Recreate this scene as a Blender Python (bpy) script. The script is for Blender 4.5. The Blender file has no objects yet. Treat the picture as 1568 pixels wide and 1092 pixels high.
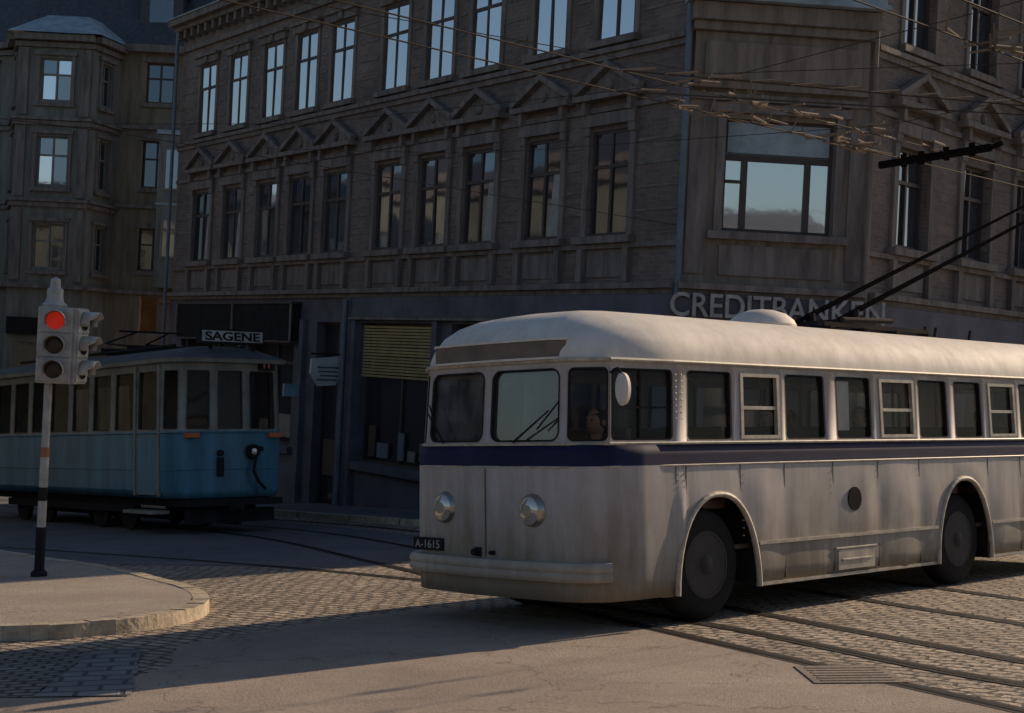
import bpy, bmesh, math, random
from mathutils import Matrix, Vector, noise
random.seed(7)
sc=bpy.context.scene
R=math.radians
# ------------------------------------------------------------------ frames
bA,bB=-0.0027,0.0486
Rl=Matrix.Rotation(bA,3,'X')@Matrix.Rotation(bB,3,'Y')
RlT=Rl.transposed()
CAMZ=1.636
def camw(v): return RlT@Vector(v)
n_w=camw((-0.0092,0.0574,0.9983)).normalized()
fy=camw((0,1,0)); gy=(fy-n_w*fy.dot(n_w)).normalized(); gx=gy.cross(n_w)
G=Matrix((gx,gy,n_w)).transposed().to_4x4(); G.translation=Vector((0,0,CAMZ))-n_w*1.636
def frame2(ox,oy,dx,dy,oz=0):
    d=Vector((dx,dy,0)).normalized(); e=Vector((-d.y,d.x,0))
    m=Matrix(((d.x,e.x,0,ox),(d.y,e.y,0,oy),(0,0,1,oz),(0,0,0,1)))
    return G@m
# ------------------------------------------------------------------ materials
def newmat(name):
    m=bpy.data.materials.new(name);m.use_nodes=True
    nt=m.node_tree;return m,nt,nt.nodes['Principled BSDF']
def N(nt,t,**k):
    n=nt.nodes.new(t)
    for a,b in k.items():
        if a in n.inputs: n.inputs[a].default_value=b
        else: setattr(n,a,b)
    return n
def mat(name,col,rough=.7,metal=0.,var=.25,scale=3.,bump=.0,bscale=20.,spec=.5,streak=False,tint=None,coat=0,lo=.3,hi=.72):
    m,nt,p=newmat(name);L=nt.links
    tc=N(nt,'ShaderNodeTexCoord');src=tc.outputs['Object']
    if streak:
        mp=N(nt,'ShaderNodeMapping');mp.inputs['Scale'].default_value=(1.6,1.6,.25);L.new(src,mp.inputs[0]);s2=mp.outputs[0]
    else: s2=src
    n1=N(nt,'ShaderNodeTexNoise',Scale=scale,Detail=8.,Roughness=.65);L.new(s2,n1.inputs['Vector'])
    r=N(nt,'ShaderNodeValToRGB');r.color_ramp.elements[0].position=lo;r.color_ramp.elements[1].position=hi
    t=tint or tuple(c*.8 for c in col)
    r.color_ramp.elements[0].color=tuple((1-var)*b for b in t)+(1,)
    r.color_ramp.elements[1].color=tuple(min(1,c*(1+var*.4)) for c in col)+(1,)
    L.new(n1.outputs['Fac'],r.inputs[0]);L.new(r.outputs[0],p.inputs['Base Color'])
    p.inputs['Roughness'].default_value=rough;p.inputs['Metallic'].default_value=metal
    p.inputs['Specular IOR Level'].default_value=spec
    if coat: p.inputs['Coat Weight'].default_value=coat;p.inputs['Coat Roughness'].default_value=.15
    if bump:
        n2=N(nt,'ShaderNodeTexNoise',Scale=bscale,Detail=6.);L.new(src,n2.inputs['Vector'])
        b=N(nt,'ShaderNodeBump',Strength=bump,Distance=.02);L.new(n2.outputs['Fac'],b.inputs['Height']);L.new(b.outputs[0],p.inputs['Normal'])
    return m
def buspaint(name,clean,grime,rough=.45):
    """painted sheet metal: blotchy fade, vertical grime streaks, road dirt building up towards the skirt"""
    m,nt,p=newmat(name);L=nt.links
    tc=N(nt,'ShaderNodeTexCoord');src=tc.outputs['Object']
    mp=N(nt,'ShaderNodeMapping');mp.inputs['Scale'].default_value=(3.,3.,.35);L.new(src,mp.inputs[0])
    n1=N(nt,'ShaderNodeTexNoise',Scale=2.2,Detail=9.,Roughness=.7);L.new(mp.outputs[0],n1.inputs['Vector'])
    n2=N(nt,'ShaderNodeTexNoise',Scale=1.1,Detail=7.,Roughness=.7);L.new(src,n2.inputs['Vector'])
    sx=N(nt,'ShaderNodeSeparateXYZ');L.new(src,sx.inputs[0])
    mr=N(nt,'ShaderNodeMapRange');mr.inputs['From Min'].default_value=.25;mr.inputs['From Max'].default_value=1.2;mr.inputs['To Min'].default_value=.34;mr.inputs['To Max'].default_value=.0;L.new(sx.outputs['Z'],mr.inputs['Value'])
    a=N(nt,'ShaderNodeMath',operation='MULTIPLY_ADD');L.new(n1.outputs['Fac'],a.inputs[0]);a.inputs[1].default_value=.6;L.new(mr.outputs[0],a.inputs[2])
    b=N(nt,'ShaderNodeMath',operation='MULTIPLY_ADD');L.new(n2.outputs['Fac'],b.inputs[0]);b.inputs[1].default_value=.55;L.new(a.outputs[0],b.inputs[2])
    r=N(nt,'ShaderNodeValToRGB');r.color_ramp.elements[0].position=.46;r.color_ramp.elements[1].position=.88
    r.color_ramp.elements[0].color=clean+(1,);r.color_ramp.elements[1].color=grime+(1,)
    L.new(b.outputs[0],r.inputs[0]);L.new(r.outputs[0],p.inputs['Base Color'])
    rr=N(nt,'ShaderNodeMapRange');rr.inputs['To Min'].default_value=rough;rr.inputs['To Max'].default_value=rough+.3;L.new(b.outputs[0],rr.inputs['Value']);L.new(rr.outputs[0],p.inputs['Roughness'])
    n3=N(nt,'ShaderNodeTexNoise',Scale=2.5,Detail=1.);L.new(src,n3.inputs['Vector'])
    bp=N(nt,'ShaderNodeBump',Strength=.12,Distance=.03);L.new(n3.outputs['Fac'],bp.inputs['Height']);L.new(bp.outputs[0],p.inputs['Normal'])
    return m
def brickmat(name,c1,c2,mortar,bw,bh,ms,uv=True,bump=.6,rot=0,rough=.85,dirt=.5,dist=.02,offset=.5,warp=0.0):
    m,nt,p=newmat(name);L=nt.links
    tc=N(nt,'ShaderNodeTexCoord');v=tc.outputs['UV' if uv else 'Object']
    mp=N(nt,'ShaderNodeMapping');mp.inputs['Rotation'].default_value=(0,0,rot);L.new(v,mp.inputs[0])
    vec=mp.outputs[0]
    if warp:
        nw=N(nt,'ShaderNodeTexNoise',Scale=1.3,Detail=3.);L.new(v,nw.inputs['Vector'])
        vm=N(nt,'ShaderNodeVectorMath',operation='SCALE');vm.inputs['Scale'].default_value=warp;L.new(nw.outputs['Color'],vm.inputs[0])
        va=N(nt,'ShaderNodeVectorMath',operation='ADD');L.new(vec,va.inputs[0]);L.new(vm.outputs[0],va.inputs[1]);vec=va.outputs[0]
    b=N(nt,'ShaderNodeTexBrick');b.offset=offset
    b.inputs['Color1'].default_value=c1+(1,);b.inputs['Color2'].default_value=c2+(1,);b.inputs['Mortar'].default_value=mortar+(1,)
    b.inputs['Scale'].default_value=1;b.inputs['Mortar Size'].default_value=ms;b.inputs['Brick Width'].default_value=bw;b.inputs['Row Height'].default_value=bh
    b.inputs['Mortar Smooth'].default_value=.6
    L.new(vec,b.inputs['Vector'])
    n1=N(nt,'ShaderNodeTexNoise',Scale=.7,Detail=8.,Roughness=.7);L.new(v,n1.inputs['Vector'])
    r=N(nt,'ShaderNodeMapRange');r.inputs['From Min'].default_value=.3;r.inputs['From Max'].default_value=.7;r.inputs['To Min'].default_value=1-dirt;r.inputs['To Max'].default_value=1.15
    L.new(n1.outputs['Fac'],r.inputs['Value'])
    mx=N(nt,'ShaderNodeVectorMath',operation='SCALE');L.new(b.outputs['Color'],mx.inputs[0]);L.new(r.outputs[0],mx.inputs['Scale'])
    L.new(mx.outputs[0],p.inputs['Base Color']);p.inputs['Roughness'].default_value=rough
    n3=N(nt,'ShaderNodeTexNoise',Scale=14.,Detail=5.);L.new(v,n3.inputs['Vector'])
    ma=N(nt,'ShaderNodeMath',operation='MULTIPLY_ADD');L.new(b.outputs['Fac'],ma.inputs[0]);ma.inputs[1].default_value=-1.;L.new(n3.outputs['Fac'],ma.inputs[2])
    bp=N(nt,'ShaderNodeBump',Strength=bump,Distance=dist);L.new(ma.outputs[0],bp.inputs['Height']);L.new(bp.outputs[0],p.inputs['Normal'])
    return m
def glassmat(name,refl,dark,tintc=(.8,.88,1),wav=.012):
    m,nt,p=newmat(name);L=nt.links;nt.nodes.remove(p)
    o=nt.nodes['Material Output']
    g=N(nt,'ShaderNodeBsdfGlossy',Roughness=.04);g.inputs['Color'].default_value=tintc+(1,)
    d=N(nt,'ShaderNodeBsdfDiffuse');d.inputs['Color'].default_value=dark+(1,)
    tc=N(nt,'ShaderNodeTexCoord');n=N(nt,'ShaderNodeTexNoise',Scale=2.2,Detail=2.);L.new(tc.outputs['Object'],n.inputs['Vector'])
    b=N(nt,'ShaderNodeBump',Strength=wav,Distance=.1);L.new(n.outputs['Fac'],b.inputs['Height']);L.new(b.outputs[0],g.inputs['Normal'])
    mx=N(nt,'ShaderNodeMixShader');mx.inputs[0].default_value=refl;L.new(d.outputs[0],mx.inputs[1]);L.new(g.outputs[0],mx.inputs[2]);L.new(mx.outputs[0],o.inputs[0])
    return m
def seeglass(name,refl=.12,tint=(.6,.65,.68),gz=.45,dust=.0):
    m,nt,p=newmat(name);L=nt.links;nt.nodes.remove(p);o=nt.nodes['Material Output']
    g=N(nt,'ShaderNodeBsdfGlossy',Roughness=.03);g.inputs['Color'].default_value=(.9,.95,1,1)
    t=N(nt,'ShaderNodeBsdfTransparent');t.inputs['Color'].default_value=tint+(1,)
    f=N(nt,'ShaderNodeLayerWeight');pw=N(nt,'ShaderNodeMath',operation='POWER');L.new(f.outputs['Facing'],pw.inputs[0]);pw.inputs[1].default_value=4.
    ma=N(nt,'ShaderNodeMath',operation='MULTIPLY_ADD');ma.inputs[1].default_value=gz;ma.inputs[2].default_value=refl;ma.use_clamp=True;L.new(pw.outputs[0],ma.inputs[0])
    mx=N(nt,'ShaderNodeMixShader');L.new(ma.outputs[0],mx.inputs[0]);L.new(t.outputs[0],mx.inputs[1]);L.new(g.outputs[0],mx.inputs[2])
    d=N(nt,'ShaderNodeBsdfDiffuse');d.inputs['Color'].default_value=(.5,.47,.43,1)
    tc=N(nt,'ShaderNodeTexCoord');n=N(nt,'ShaderNodeTexNoise',Scale=4.,Detail=8.,Roughness=.7);L.new(tc.outputs['Object'],n.inputs['Vector'])
    mr=N(nt,'ShaderNodeMapRange');mr.inputs['From Min'].default_value=.4;mr.inputs['From Max'].default_value=.75;mr.inputs['To Min'].default_value=dust*.2;mr.inputs['To Max'].default_value=dust*1.6;L.new(n.outputs['Fac'],mr.inputs['Value'])
    m2=N(nt,'ShaderNodeMixShader');L.new(mr.outputs[0],m2.inputs[0]);L.new(mx.outputs[0],m2.inputs[1]);L.new(d.outputs[0],m2.inputs[2]);L.new(m2.outputs[0],o.inputs[0])
    return m
M_brick=brickmat('facade_brick',(.165,.128,.114),(.235,.18,.158),(.25,.225,.205),.26,.085,.012,dirt=.5)
M_trim=mat('stucco_trim',(.225,.195,.18),.9,var=.36,scale=3.,bump=.4,streak=True,lo=.34,hi=.66)
M_gf=mat('shopfront_render',(.13,.13,.165),.8,var=.35,scale=1.2,bump=.15)
M_bay=mat('bay_render',(.25,.21,.18),.9,var=.36,scale=2.2,bump=.4,streak=True,lo=.34,hi=.66)
M_slate=mat('roof_slate',(.08,.085,.10),.6,var=.4,scale=6,bump=.4)
M_zinc=mat('zinc_flashing',(.34,.42,.48),.5,var=.35,scale=2)
M_frame=mat('dark_window_frame',(.075,.055,.05),.6)
M_framel=mat('light_window_frame',(.26,.26,.24),.6)
G_sky=glassmat('window_glass_bright',.84,(.12,.13,.14),(.90,.92,.96))
G_mid=glassmat('window_glass',.27,(.04,.043,.05),(.75,.85,1))
G_dark=glassmat('window_glass_dark',.15,(.035,.035,.042),(.75,.85,1))
G_shop=glassmat('shop_glass',.06,(.035,.034,.042))
M_curt=mat('curtain',(.42,.42,.40),.9,var=.2,scale=4)
M_tanbg=mat('tan_render',(.26,.22,.165),.9,var=.45,scale=1.6,bump=.2,streak=True)
M_greybg=mat('grey_green_render',(.235,.235,.205),.9,var=.4,scale=1.6,bump=.2,streak=True)
M_black=mat('black_metal',(.03,.029,.031),.9,spec=.1)
M_pole=mat('pole_black',(.012,.011,.011),1.,spec=.0,var=.1)
M_pipe=mat('downpipe_paint',(.16,.20,.25),.6)
M_white=mat('white_sign',(.58,.62,.64),.6,var=.15)
M_yel=mat('blind_slats',(.66,.57,.30),.7,var=.2)
M_setts=brickmat('granite_setts',(.31,.25,.20),(.47,.385,.31),(.08,.07,.06),.21,.135,.022,uv=False,bump=1.,rot=R(38),dirt=.45,dist=.04,warp=.30)
M_setts2=brickmat('granite_setts_cross',(.18,.17,.165),(.27,.25,.235),(.055,.05,.045),.17,.12,.02,uv=False,bump=1.,rot=R(-8),dirt=.45,dist=.035,warp=.10)
M_blocks=brickmat('paving_blocks',(.18,.18,.19),(.24,.235,.235),(.07,.07,.07),.30,.22,.022,uv=False,bump=.8,rot=R(-12),dirt=.4,warp=.05)
def asphalt(name,base,patch):
    m,nt,p=newmat(name);L=nt.links
    tc=N(nt,'ShaderNodeTexCoord');v=tc.outputs['Object']
    n1=N(nt,'ShaderNodeTexNoise',Scale=.55,Detail=9.,Roughness=.7);L.new(v,n1.inputs['Vector'])
    r=N(nt,'ShaderNodeValToRGB');r.color_ramp.elements[0].position=.36;r.color_ramp.elements[1].position=.64
    r.color_ramp.elements[0].color=base+(1,);r.color_ramp.elements[1].color=patch+(1,);L.new(n1.outputs['Fac'],r.inputs[0])
    n2=N(nt,'ShaderNodeTexNoise',Scale=45.,Detail=6.,Roughness=.8);L.new(v,n2.inputs['Vector'])
    mr=N(nt,'ShaderNodeMapRange');mr.inputs['From Min'].default_value=.3;mr.inputs['From Max'].default_value=.7;mr.inputs['To Min'].default_value=.6;mr.inputs['To Max'].default_value=1.35;L.new(n2.outputs['Fac'],mr.inputs['Value'])
    vo=N(nt,'ShaderNodeTexVoronoi',Scale=.5,feature='DISTANCE_TO_EDGE');nw=N(nt,'ShaderNodeTexNoise',Scale=3.,Detail=6.);L.new(v,nw.inputs['Vector'])
    va=N(nt,'ShaderNodeVectorMath',operation='ADD');L.new(v,va.inputs[0]);L.new(nw.outputs['Color'],va.inputs[1]);L.new(va.outputs[0],vo.inputs['Vector'])
    cr=N(nt,'ShaderNodeMapRange');cr.inputs['From Max'].default_value=.012;cr.inputs['To Min'].default_value=.6;cr.inputs['To Max'].default_value=1;L.new(vo.outputs['Distance'],cr.inputs['Value'])
    mm=N(nt,'ShaderNodeMath',operation='MULTIPLY');L.new(mr.outputs[0],mm.inputs[0]);L.new(cr.outputs[0],mm.inputs[1])
    sx=N(nt,'ShaderNodeVectorMath',operation='SCALE');L.new(r.outputs[0],sx.inputs[0]);L.new(mm.outputs[0],sx.inputs['Scale'])
    L.new(sx.outputs[0],p.inputs['Base Color']);p.inputs['Roughness'].default_value=.9
    b=N(nt,'ShaderNodeBump',Strength=.8,Distance=.02);L.new(n2.outputs['Fac'],b.inputs['Height']);L.new(b.outputs[0],p.inputs['Normal'])
    return m
M_asph=asphalt('worn_asphalt',(.28,.225,.19),(.40,.33,.275))
M_asphd=asphalt('dark_asphalt',(.10,.10,.115),(.15,.148,.16))
M_side=asphalt('pavement_slabs',(.32,.265,.23),(.43,.37,.315))
M_kerb=mat('granite_kerb',(.52,.44,.33),.8,var=.4,scale=6,bump=.6)
M_rail=mat('steel_rail',(.07,.06,.055),.45,metal=.6)
M_paint=buspaint('bus_silver_paint',(.49,.455,.45),(.23,.195,.15))
M_roofp=buspaint('bus_roof_paint',(.76,.715,.66),(.48,.43,.37),.55)
M_navy=mat('bus_navy_band',(.018,.022,.075),.65,var=.3,spec=.2)
M_grey=mat('bus_visor_brown',(.20,.16,.13),.6,var=.3)
M_chrome=mat('chrome',(.5,.47,.42),.3,metal=1.,var=.1)
M_cream=mat('cream_moulding',(.56,.50,.41),.5,var=.35,scale=8)
M_rubber=mat('tyre_rubber',(.022,.02,.02),.9,bump=.2,spec=.2)
M_inner=mat('bus_interior',(.14,.105,.08),.8)
M_seat=mat('seat_leather',(.09,.04,.03),.5)
G_bus=seeglass('bus_glass',.012,(.80,.78,.74),.12,.02)
G_ws=seeglass('windscreen_glass',.13,(.66,.68,.70),.2,.14)
G_lens=glassmat('lamp_lens',.3,(.34,.33,.30),(1,1,1))
M_tblue=mat('tram_light_blue',(.075,.235,.335),.5,var=.4,scale=1.8,streak=True,coat=.1)
M_tcream=mat('tram_cream',(.29,.28,.23),.6,var=.35)
M_troof=mat('tram_roof_grey',(.09,.10,.11),.8,var=.3)
M_orange=mat('orange_lamp',(.65,.15,.04),.4,var=.1)
M_tl=mat('signal_grey',(.46,.45,.43),.5,var=.3,scale=6)
M_wire=mat('copper_wire',(.07,.055,.045),.8,spec=.1)
# ------------------------------------------------------------------ mesh helper
I=lambda a,b,c:(a,b,c)
class Ms:
    def __init__(s): s.v=[];s.f=[];s.uv=[];s.mi=[]
    def quad(s,T,pts,mi=0):
        b=len(s.v)
        for p in pts: s.v.append(Vector(T(*p)));s.uv.append((p[0]+p[1],p[2]))
        s.f.append(tuple(range(b,b+len(pts))));s.mi.append(mi)
    def box(s,T,a0,a1,b0,b1,c0,c1,mi=0):
        b=len(s.v)
        for c in (c0,c1):
            for q in ((a0,b0),(a1,b0),(a1,b1),(a0,b1)):
                s.v.append(Vector(T(q[0],q[1],c)));s.uv.append((q[0]+q[1],c))
        for f in ((0,3,2,1),(4,5,6,7),(0,1,5,4),(1,2,6,5),(2,3,7,6),(3,0,4,7)): s.f.append(tuple(b+i for i in f));s.mi.append(mi)
    def prism(s,T,prof,b0,b1,mi=0):
        b=len(s.v);n=len(prof)
        for bb in (b0,b1):
            for a,c in prof: s.v.append(Vector(T(a,bb,c)));s.uv.append((a+bb,c))
        s.f.append(tuple(b+i for i in range(n)));s.mi.append(mi)
        s.f.append(tuple(b+n+i for i in reversed(range(n))));s.mi.append(mi)
        for i in range(n): j=(i+1)%n;s.f.append((b+i,b+n+i,b+n+j,b+j));s.mi.append(mi)
    def cyl(s,T,p0,p1,r0,r1=None,n=12,mi=0,cap=True):
        r1=r0 if r1 is None else r1
        p0=Vector(T(*p0));p1=Vector(T(*p1));d=(p1-p0)
        if d.length<1e-6:return
        d.normalize();u=d.orthogonal().normalized();w=d.cross(u);b=len(s.v)
        for p,r in ((p0,r0),(p1,r1)):
            for i in range(n):
                a=2*math.pi*i/n;s.v.append(p+u*(r*math.cos(a))+w*(r*math.sin(a)));s.uv.append((a,p.z))
        for i in range(n): j=(i+1)%n;s.f.append((b+i,b+j,b+n+j,b+n+i));s.mi.append(mi)
        if cap: s.f.append(tuple(b+i for i in reversed(range(n))));s.mi.append(mi);s.f.append(tuple(b+n+i for i in range(n)));s.mi.append(mi)
    def tube(s,T,pts,r,n=8,mi=0):
        for a,b in zip(pts[:-1],pts[1:]): s.cyl(T,a,b,r,n=n,mi=mi)
    def lathe(s,T,c,axis,prof,n=24,mi=0):
        c=Vector(c);ax=Vector(axis).normalized();u=ax.orthogonal().normalized();w=ax.cross(u);b=len(s.v)
        for d,r in prof:
            for i in range(n):
                a=2*math.pi*i/n;p=c+ax*d+u*(r*math.cos(a))+w*(r*math.sin(a));s.v.append(Vector(T(*p)));s.uv.append((a,d))
        for k in range(len(prof)-1):
            for i in range(n):
                j=(i+1)%n;s.f.append((b+k*n+i,b+k*n+j,b+(k+1)*n+j,b+(k+1)*n+i));s.mi.append(mi)
        for k in (0,len(prof)-1):
            if prof[k][1]>1e-4: s.f.append(tuple(b+k*n+i for i in range(n)));s.mi.append(mi)
    def obj(s,name,mats,parent=None,mw=None,smooth=False,bevel=0,recalc=True,angle=40):
        if not isinstance(mats,(list,tuple)): mats=[mats]
        me=bpy.data.meshes.new(name);me.from_pydata([tuple(v) for v in s.v],[],s.f)
        for m in mats: me.materials.append(m)
        uvl=me.uv_layers.new()
        for l in me.loops: uvl.data[l.index].uv=s.uv[l.vertex_index]
        for p,m in zip(me.polygons,s.mi): p.material_index=m
        if recalc:
            bm=bmesh.new();bm.from_mesh(me);bmesh.ops.recalc_face_normals(bm,faces=bm.faces);bm.to_mesh(me);bm.free()
        o=bpy.data.objects.new(name,me);sc.collection.objects.link(o)
        if parent: o.parent=parent
        elif mw is not None: o.matrix_world=mw
        if smooth:
            for p in me.polygons: p.use_smooth=True
            try: me.set_sharp_from_angle(angle=R(angle))
            except Exception: pass
        if bevel:
            b=o.modifiers.new('bevel','BEVEL');b.width=bevel;b.segments=2;b.limit_method='ANGLE'
        return o
def empty(name,mw):
    o=bpy.data.objects.new(name,None);sc.collection.objects.link(o);o.empty_display_size=.3;o.matrix_world=mw;return o
def text(name,body,size,ext,m,parent,mloc,align='LEFT',width=None,bold=0):
    cu=bpy.data.curves.new(name,'FONT');cu.body=body;cu.size=size;cu.extrude=ext;cu.align_x=align;cu.offset=bold
    t=bpy.data.objects.new(name,cu);sc.collection.objects.link(t);bpy.context.view_layer.update()
    me=bpy.data.meshes.new_from_object(t.evaluated_get(bpy.context.evaluated_depsgraph_get()))
    bpy.data.objects.remove(t)
    if width:
        xs=[v.co.x for v in me.vertices];k=width/(max(xs)-min(xs));x0=min(xs)
        for v in me.vertices: v.co.x=(v.co.x-x0)*k
    me.materials.clear();me.materials.append(m)
    o=bpy.data.objects.new(name,me);sc.collection.objects.link(o);o.parent=parent;o.matrix_local=mloc
    return o
# ------------------------------------------------------------------ facade helper
def wall(ms,T,s0,s1,z0,z1,ops,depth=.2):
    S=sorted({s0,s1}|{o[0] for o in ops}|{o[1] for o in ops});Z=sorted({z0,z1}|{o[2] for o in ops}|{o[3] for o in ops})
    S=[a for a in S if s0<=a<=s1];Z=[a for a in Z if z0<=a<=z1]
    for a,b in zip(S[:-1],S[1:]):
        for c,d in zip(Z[:-1],Z[1:]):
            m,k=(a+b)/2,(c+d)/2
            if any(o[0]<m<o[1] and o[2]<k<o[3] for o in ops): continue
            ms.quad(T,[(a,0,c),(b,0,c),(b,0,d),(a,0,d)])
    for a,b,c,d in ops:
        for q in ([(a,0,c),(a,-depth,c),(a,-depth,d),(a,0,d)],[(b,0,c),(b,-depth,c),(b,-depth,d),(b,0,d)],[(a,0,c),(b,0,c),(b,-depth,c),(a,-depth,c)],[(a,0,d),(b,0,d),(b,-depth,d),(a,-depth,d)]): ms.quad(T,q)
def window(D,T,a,b,c,d,glass='mid',frame='fr',nv=1,transom=.64,depth=.2,curtain=0,th=.07):
    fr=D[frame];w=.06;dd=-depth
    fr.box(T,a,a+w,dd,dd+th,c,d);fr.box(T,b-w,b,dd,dd+th,c,d);fr.box(T,a+w,b-w,dd,dd+th,c,c+w);fr.box(T,a+w,b-w,dd,dd+th,d-w,d)
    zt=c+(d-c)*transom
    if transom<1: fr.box(T,a+w,b-w,dd,dd+th+.01,zt-.035,zt+.035)
    for i in range(nv):
        m=a+(b-a)*(i+1)/(nv+1);fr.box(T,m-.035,m+.035,dd+.001,dd+th+.005,c+w,d-w)
    xs=[a+(b-a)*i/(nv+1) for i in range(nv+2)];zs=[c,zt,d] if transom<1 else [c,d]
    for i in range(nv+1):
        for k in range(len(zs)-1):
            t=random.uniform(-.010,.010);u=random.uniform(-.006,.006);x0,x1=xs[i],xs[i+1];q0,q1=zs[k],zs[k+1]
            g=glass if not isinstance(glass,(list,tuple)) else random.choice(glass)
            D[g].quad(T,[(x0,dd+.02+t-u,q0),(x1,dd+.02-t-u,q0),(x1,dd+.02-t+u,q1),(x0,dd+.02+t+u,q1)])
    if curtain:
        cw=(b-a)*.3
        D['curt'].quad(T,[(a+w,dd+.045,c+w),(a+w+cw,dd+.045,c+w),(a+w+cw*.6,dd+.045,zt),(a+w,dd+.045,zt)])
def mkD(): return {k:Ms() for k in ('wall','trim','fr','frl','bright','mid','dark','shop','curt','gf','bay','zinc','slate','pipe','black','gfd')}
MD=dict(wall=M_brick,trim=M_trim,fr=M_frame,frl=M_framel,bright=G_sky,mid=G_mid,dark=G_dark,shop=G_shop,curt=M_curt,gf=M_gf,bay=M_bay,zinc=M_zinc,slate=M_slate,pipe=M_pipe,black=M_black,gfd=M_gf)
PN=dict(wall='walls',trim='stucco_mouldings',fr='window_frames',frl='light_window_frames',bright='sky_lit_panes',mid='panes',dark='dark_panes',shop='shop_panes',curt='curtains',gf='ground_floor_walls',bay='bay_walls',zinc='flashings',slate='roof',pipe='downpipes',black='dark_openings',gfd='fascia')
def flush(D,parent,over={}):
    for k,m in D.items():
        if m.v: m.obj(PN[k],over.get(k,MD[k]),parent)
# ================================================================== CORNER BUILDING
tl=camw((3.0169,26.8637,2.2718))+Vector((0,0,CAMZ))
CB=empty('corner_bank_building',Matrix.Translation(tl))
aA,aC,aB=2.196,.09,.8221;LC=3.4752
dA=Vector((math.cos(aA),math.sin(aA),0));nA=Vector((-dA.y,dA.x,0))
dC=Vector((math.cos(aC),math.sin(aC),0));nC=Vector((dC.y,-dC.x,0))
dB=Vector((math.cos(aB),math.sin(aB),0));nB=Vector((dB.y,-dB.x,0))
c1=dC*LC;Z=Vector((0,0,1))
TA=lambda s,d,z:dA*s+nA*d+Z*z
TC=lambda s,d,z:dC*s+nC*d+Z*z
TB=lambda s,d,z:c1+dB*s+nB*d+Z*z
D=mkD()
wA=[20.94,18.84,16.67,14.73,12.83,10.26,8.32,6.465,4.16,2.04]
LA=22.9;LB=9.2;ZT=7.35;ZB=-8.5
ops=[]
for w in wA: ops+= [(w-.58,w+.58,0,2.04),(w-.54,w+.54,3.8,5.82)]
wall(D['wall'],TA,0,LA,-1.05,ZT,ops,.08)
for i,w in enumerate(wA):
    window(D,TA,w-.58,w+.58,0,2.04,glass=[('dark','mid'),('mid','dark'),('mid','bright'),('mid','dark','mid'),'mid','mid','mid',('mid','dark'),'dark','dark'][i],curtain=random.random()<.4,transom=.66,depth=.08,th=.045)
    window(D,TA,w-.54,w+.54,3.8,5.82,glass='bright',frame='fr',transom=.66,depth=.05,th=.035)
def floor1(T,w,h=.58,tr='trim'):
    t=D[tr]
    for sg in (-1,1):
        a,b=sorted((w+sg*(h+.03),w+sg*(h+.19)))
        t.box(T,a,b,0,.06,-.02,2.12);t.box(T,a-.02,b+.02,0,.10,1.96,2.13)
        t.box(T,a+.02,b-.02,.0,.19,2.36,2.62)
        t.box(T,a,b,0,.12,-.90,-.26)
    t.box(T,w-h-.22,w+h+.22,0,.12,2.13,2.36)
    t.box(T,w-h-.38,w+h+.38,0,.26,2.62,2.73)
    t.box(T,w-h-.28,w+h+.28,0,.20,-.16,-.02)
    t.box(T,w-h+.05,w+h-.05,0,.035,-.80,-.32)
    H=h+.38
    t.prism(T,[(w-H,2.732),(w+H,2.732),(w,3.22)],0,.08)
    for sg in (-1,1):
        t.prism(T,[(w+sg*H,2.735),(w+sg*(H+.05),2.84),(w,3.36),(w,3.23)],.082,.24)
    t.lathe(lambda a,b,c:T(a,b,c),(w,.07,2.90),(0,1,0),[(0,.11),(.05,.10),(.08,.05),(.085,0.001)],10)
def floor2(T,w,h=.54):
    t=D['trim']
    for sg in (-1,1):
        a,b=sorted((w+sg*(h+.02),w+sg*(h+.15)));t.box(T,a,b,0,.035,3.80,5.86)
    t.box(T,w-h-.2,w+h+.2,0,.1,5.865,6.05);t.box(T,w-h-.26,w+h+.26,0,.18,6.055,6.13);t.box(T,w-h-.2,w+h+.2,0,.16,3.665,3.79)
    t.box(T,w-.1,w+.1,.101,.16,5.88,6.04)
for w in wA: floor1(TA,w);floor2(TA,w)
def bands(T,a,b):
    t=D['trim']
    t.box(T,a,b,0,.26,-1.04,-.93);t.box(T,a,b,0,.14,-1.14,-1.045);t.box(T,a,b,0,.085,-.255,-.165)
    t.box(T,a,b,0,.06,2.40,2.50)
    t.box(T,a,b,0,.14,3.52,3.62);t.box(T,a,b,0,.07,3.40,3.515)
    t.box(T,a,b,0,.10,6.40,6.55)
    t.box(T,a,b,0,.35,7.00,7.12);t.box(T,a,b,0,.55,7.125,7.3)
    D['zinc'].box(T,a,b,0,.6,7.305,7.34)
    x=a+.2
    while x<b: t.box(T,x,x+.14,.0,.3,6.75,6.995);x+=.5
bands(TA,-.05,LA)
for k,z in enumerate([.42,.86,1.30,1.74,4.2,4.65,5.1,5.55]):
    S=sorted(wA);e=[-.0]+[x for w in S for x in (w-.80,w+.80)]+[LA]
    for a,b in zip(e[::2],e[1::2]):
        if b-a>.1: D['trim'].box(TA,a+.01,b-.01,0,.018,z,z+.045)
gops=[(7.85,11.2,-5.1,-1.75),(12.2,13.4,-6.4,-1.75),(14.6,17.3,-5.0,-2.3),(17.9,21.4,-5.0,-2.3),(4.3,7.2,-5.1,-1.75),(.9,3.7,-5.1,-1.75)]
TA2=lambda s,d,z:TA(s,d+.06,z)
wall(D['gf'],TA2,-.05,LA,ZB,-1.145,gops,.3)
for a,b,c,d in gops: window(D,TA2,a,b,c,d,glass='shop',frame='fr',nv=1 if b-a>2 else 0,transom=.8,depth=.3)
D['gfd'].box(TA,-.1,11.55,.06,.20,-1.62,-1.15);D['trim'].box(TA,-.1,11.55,.06,.24,-1.68,-1.625)
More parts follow.
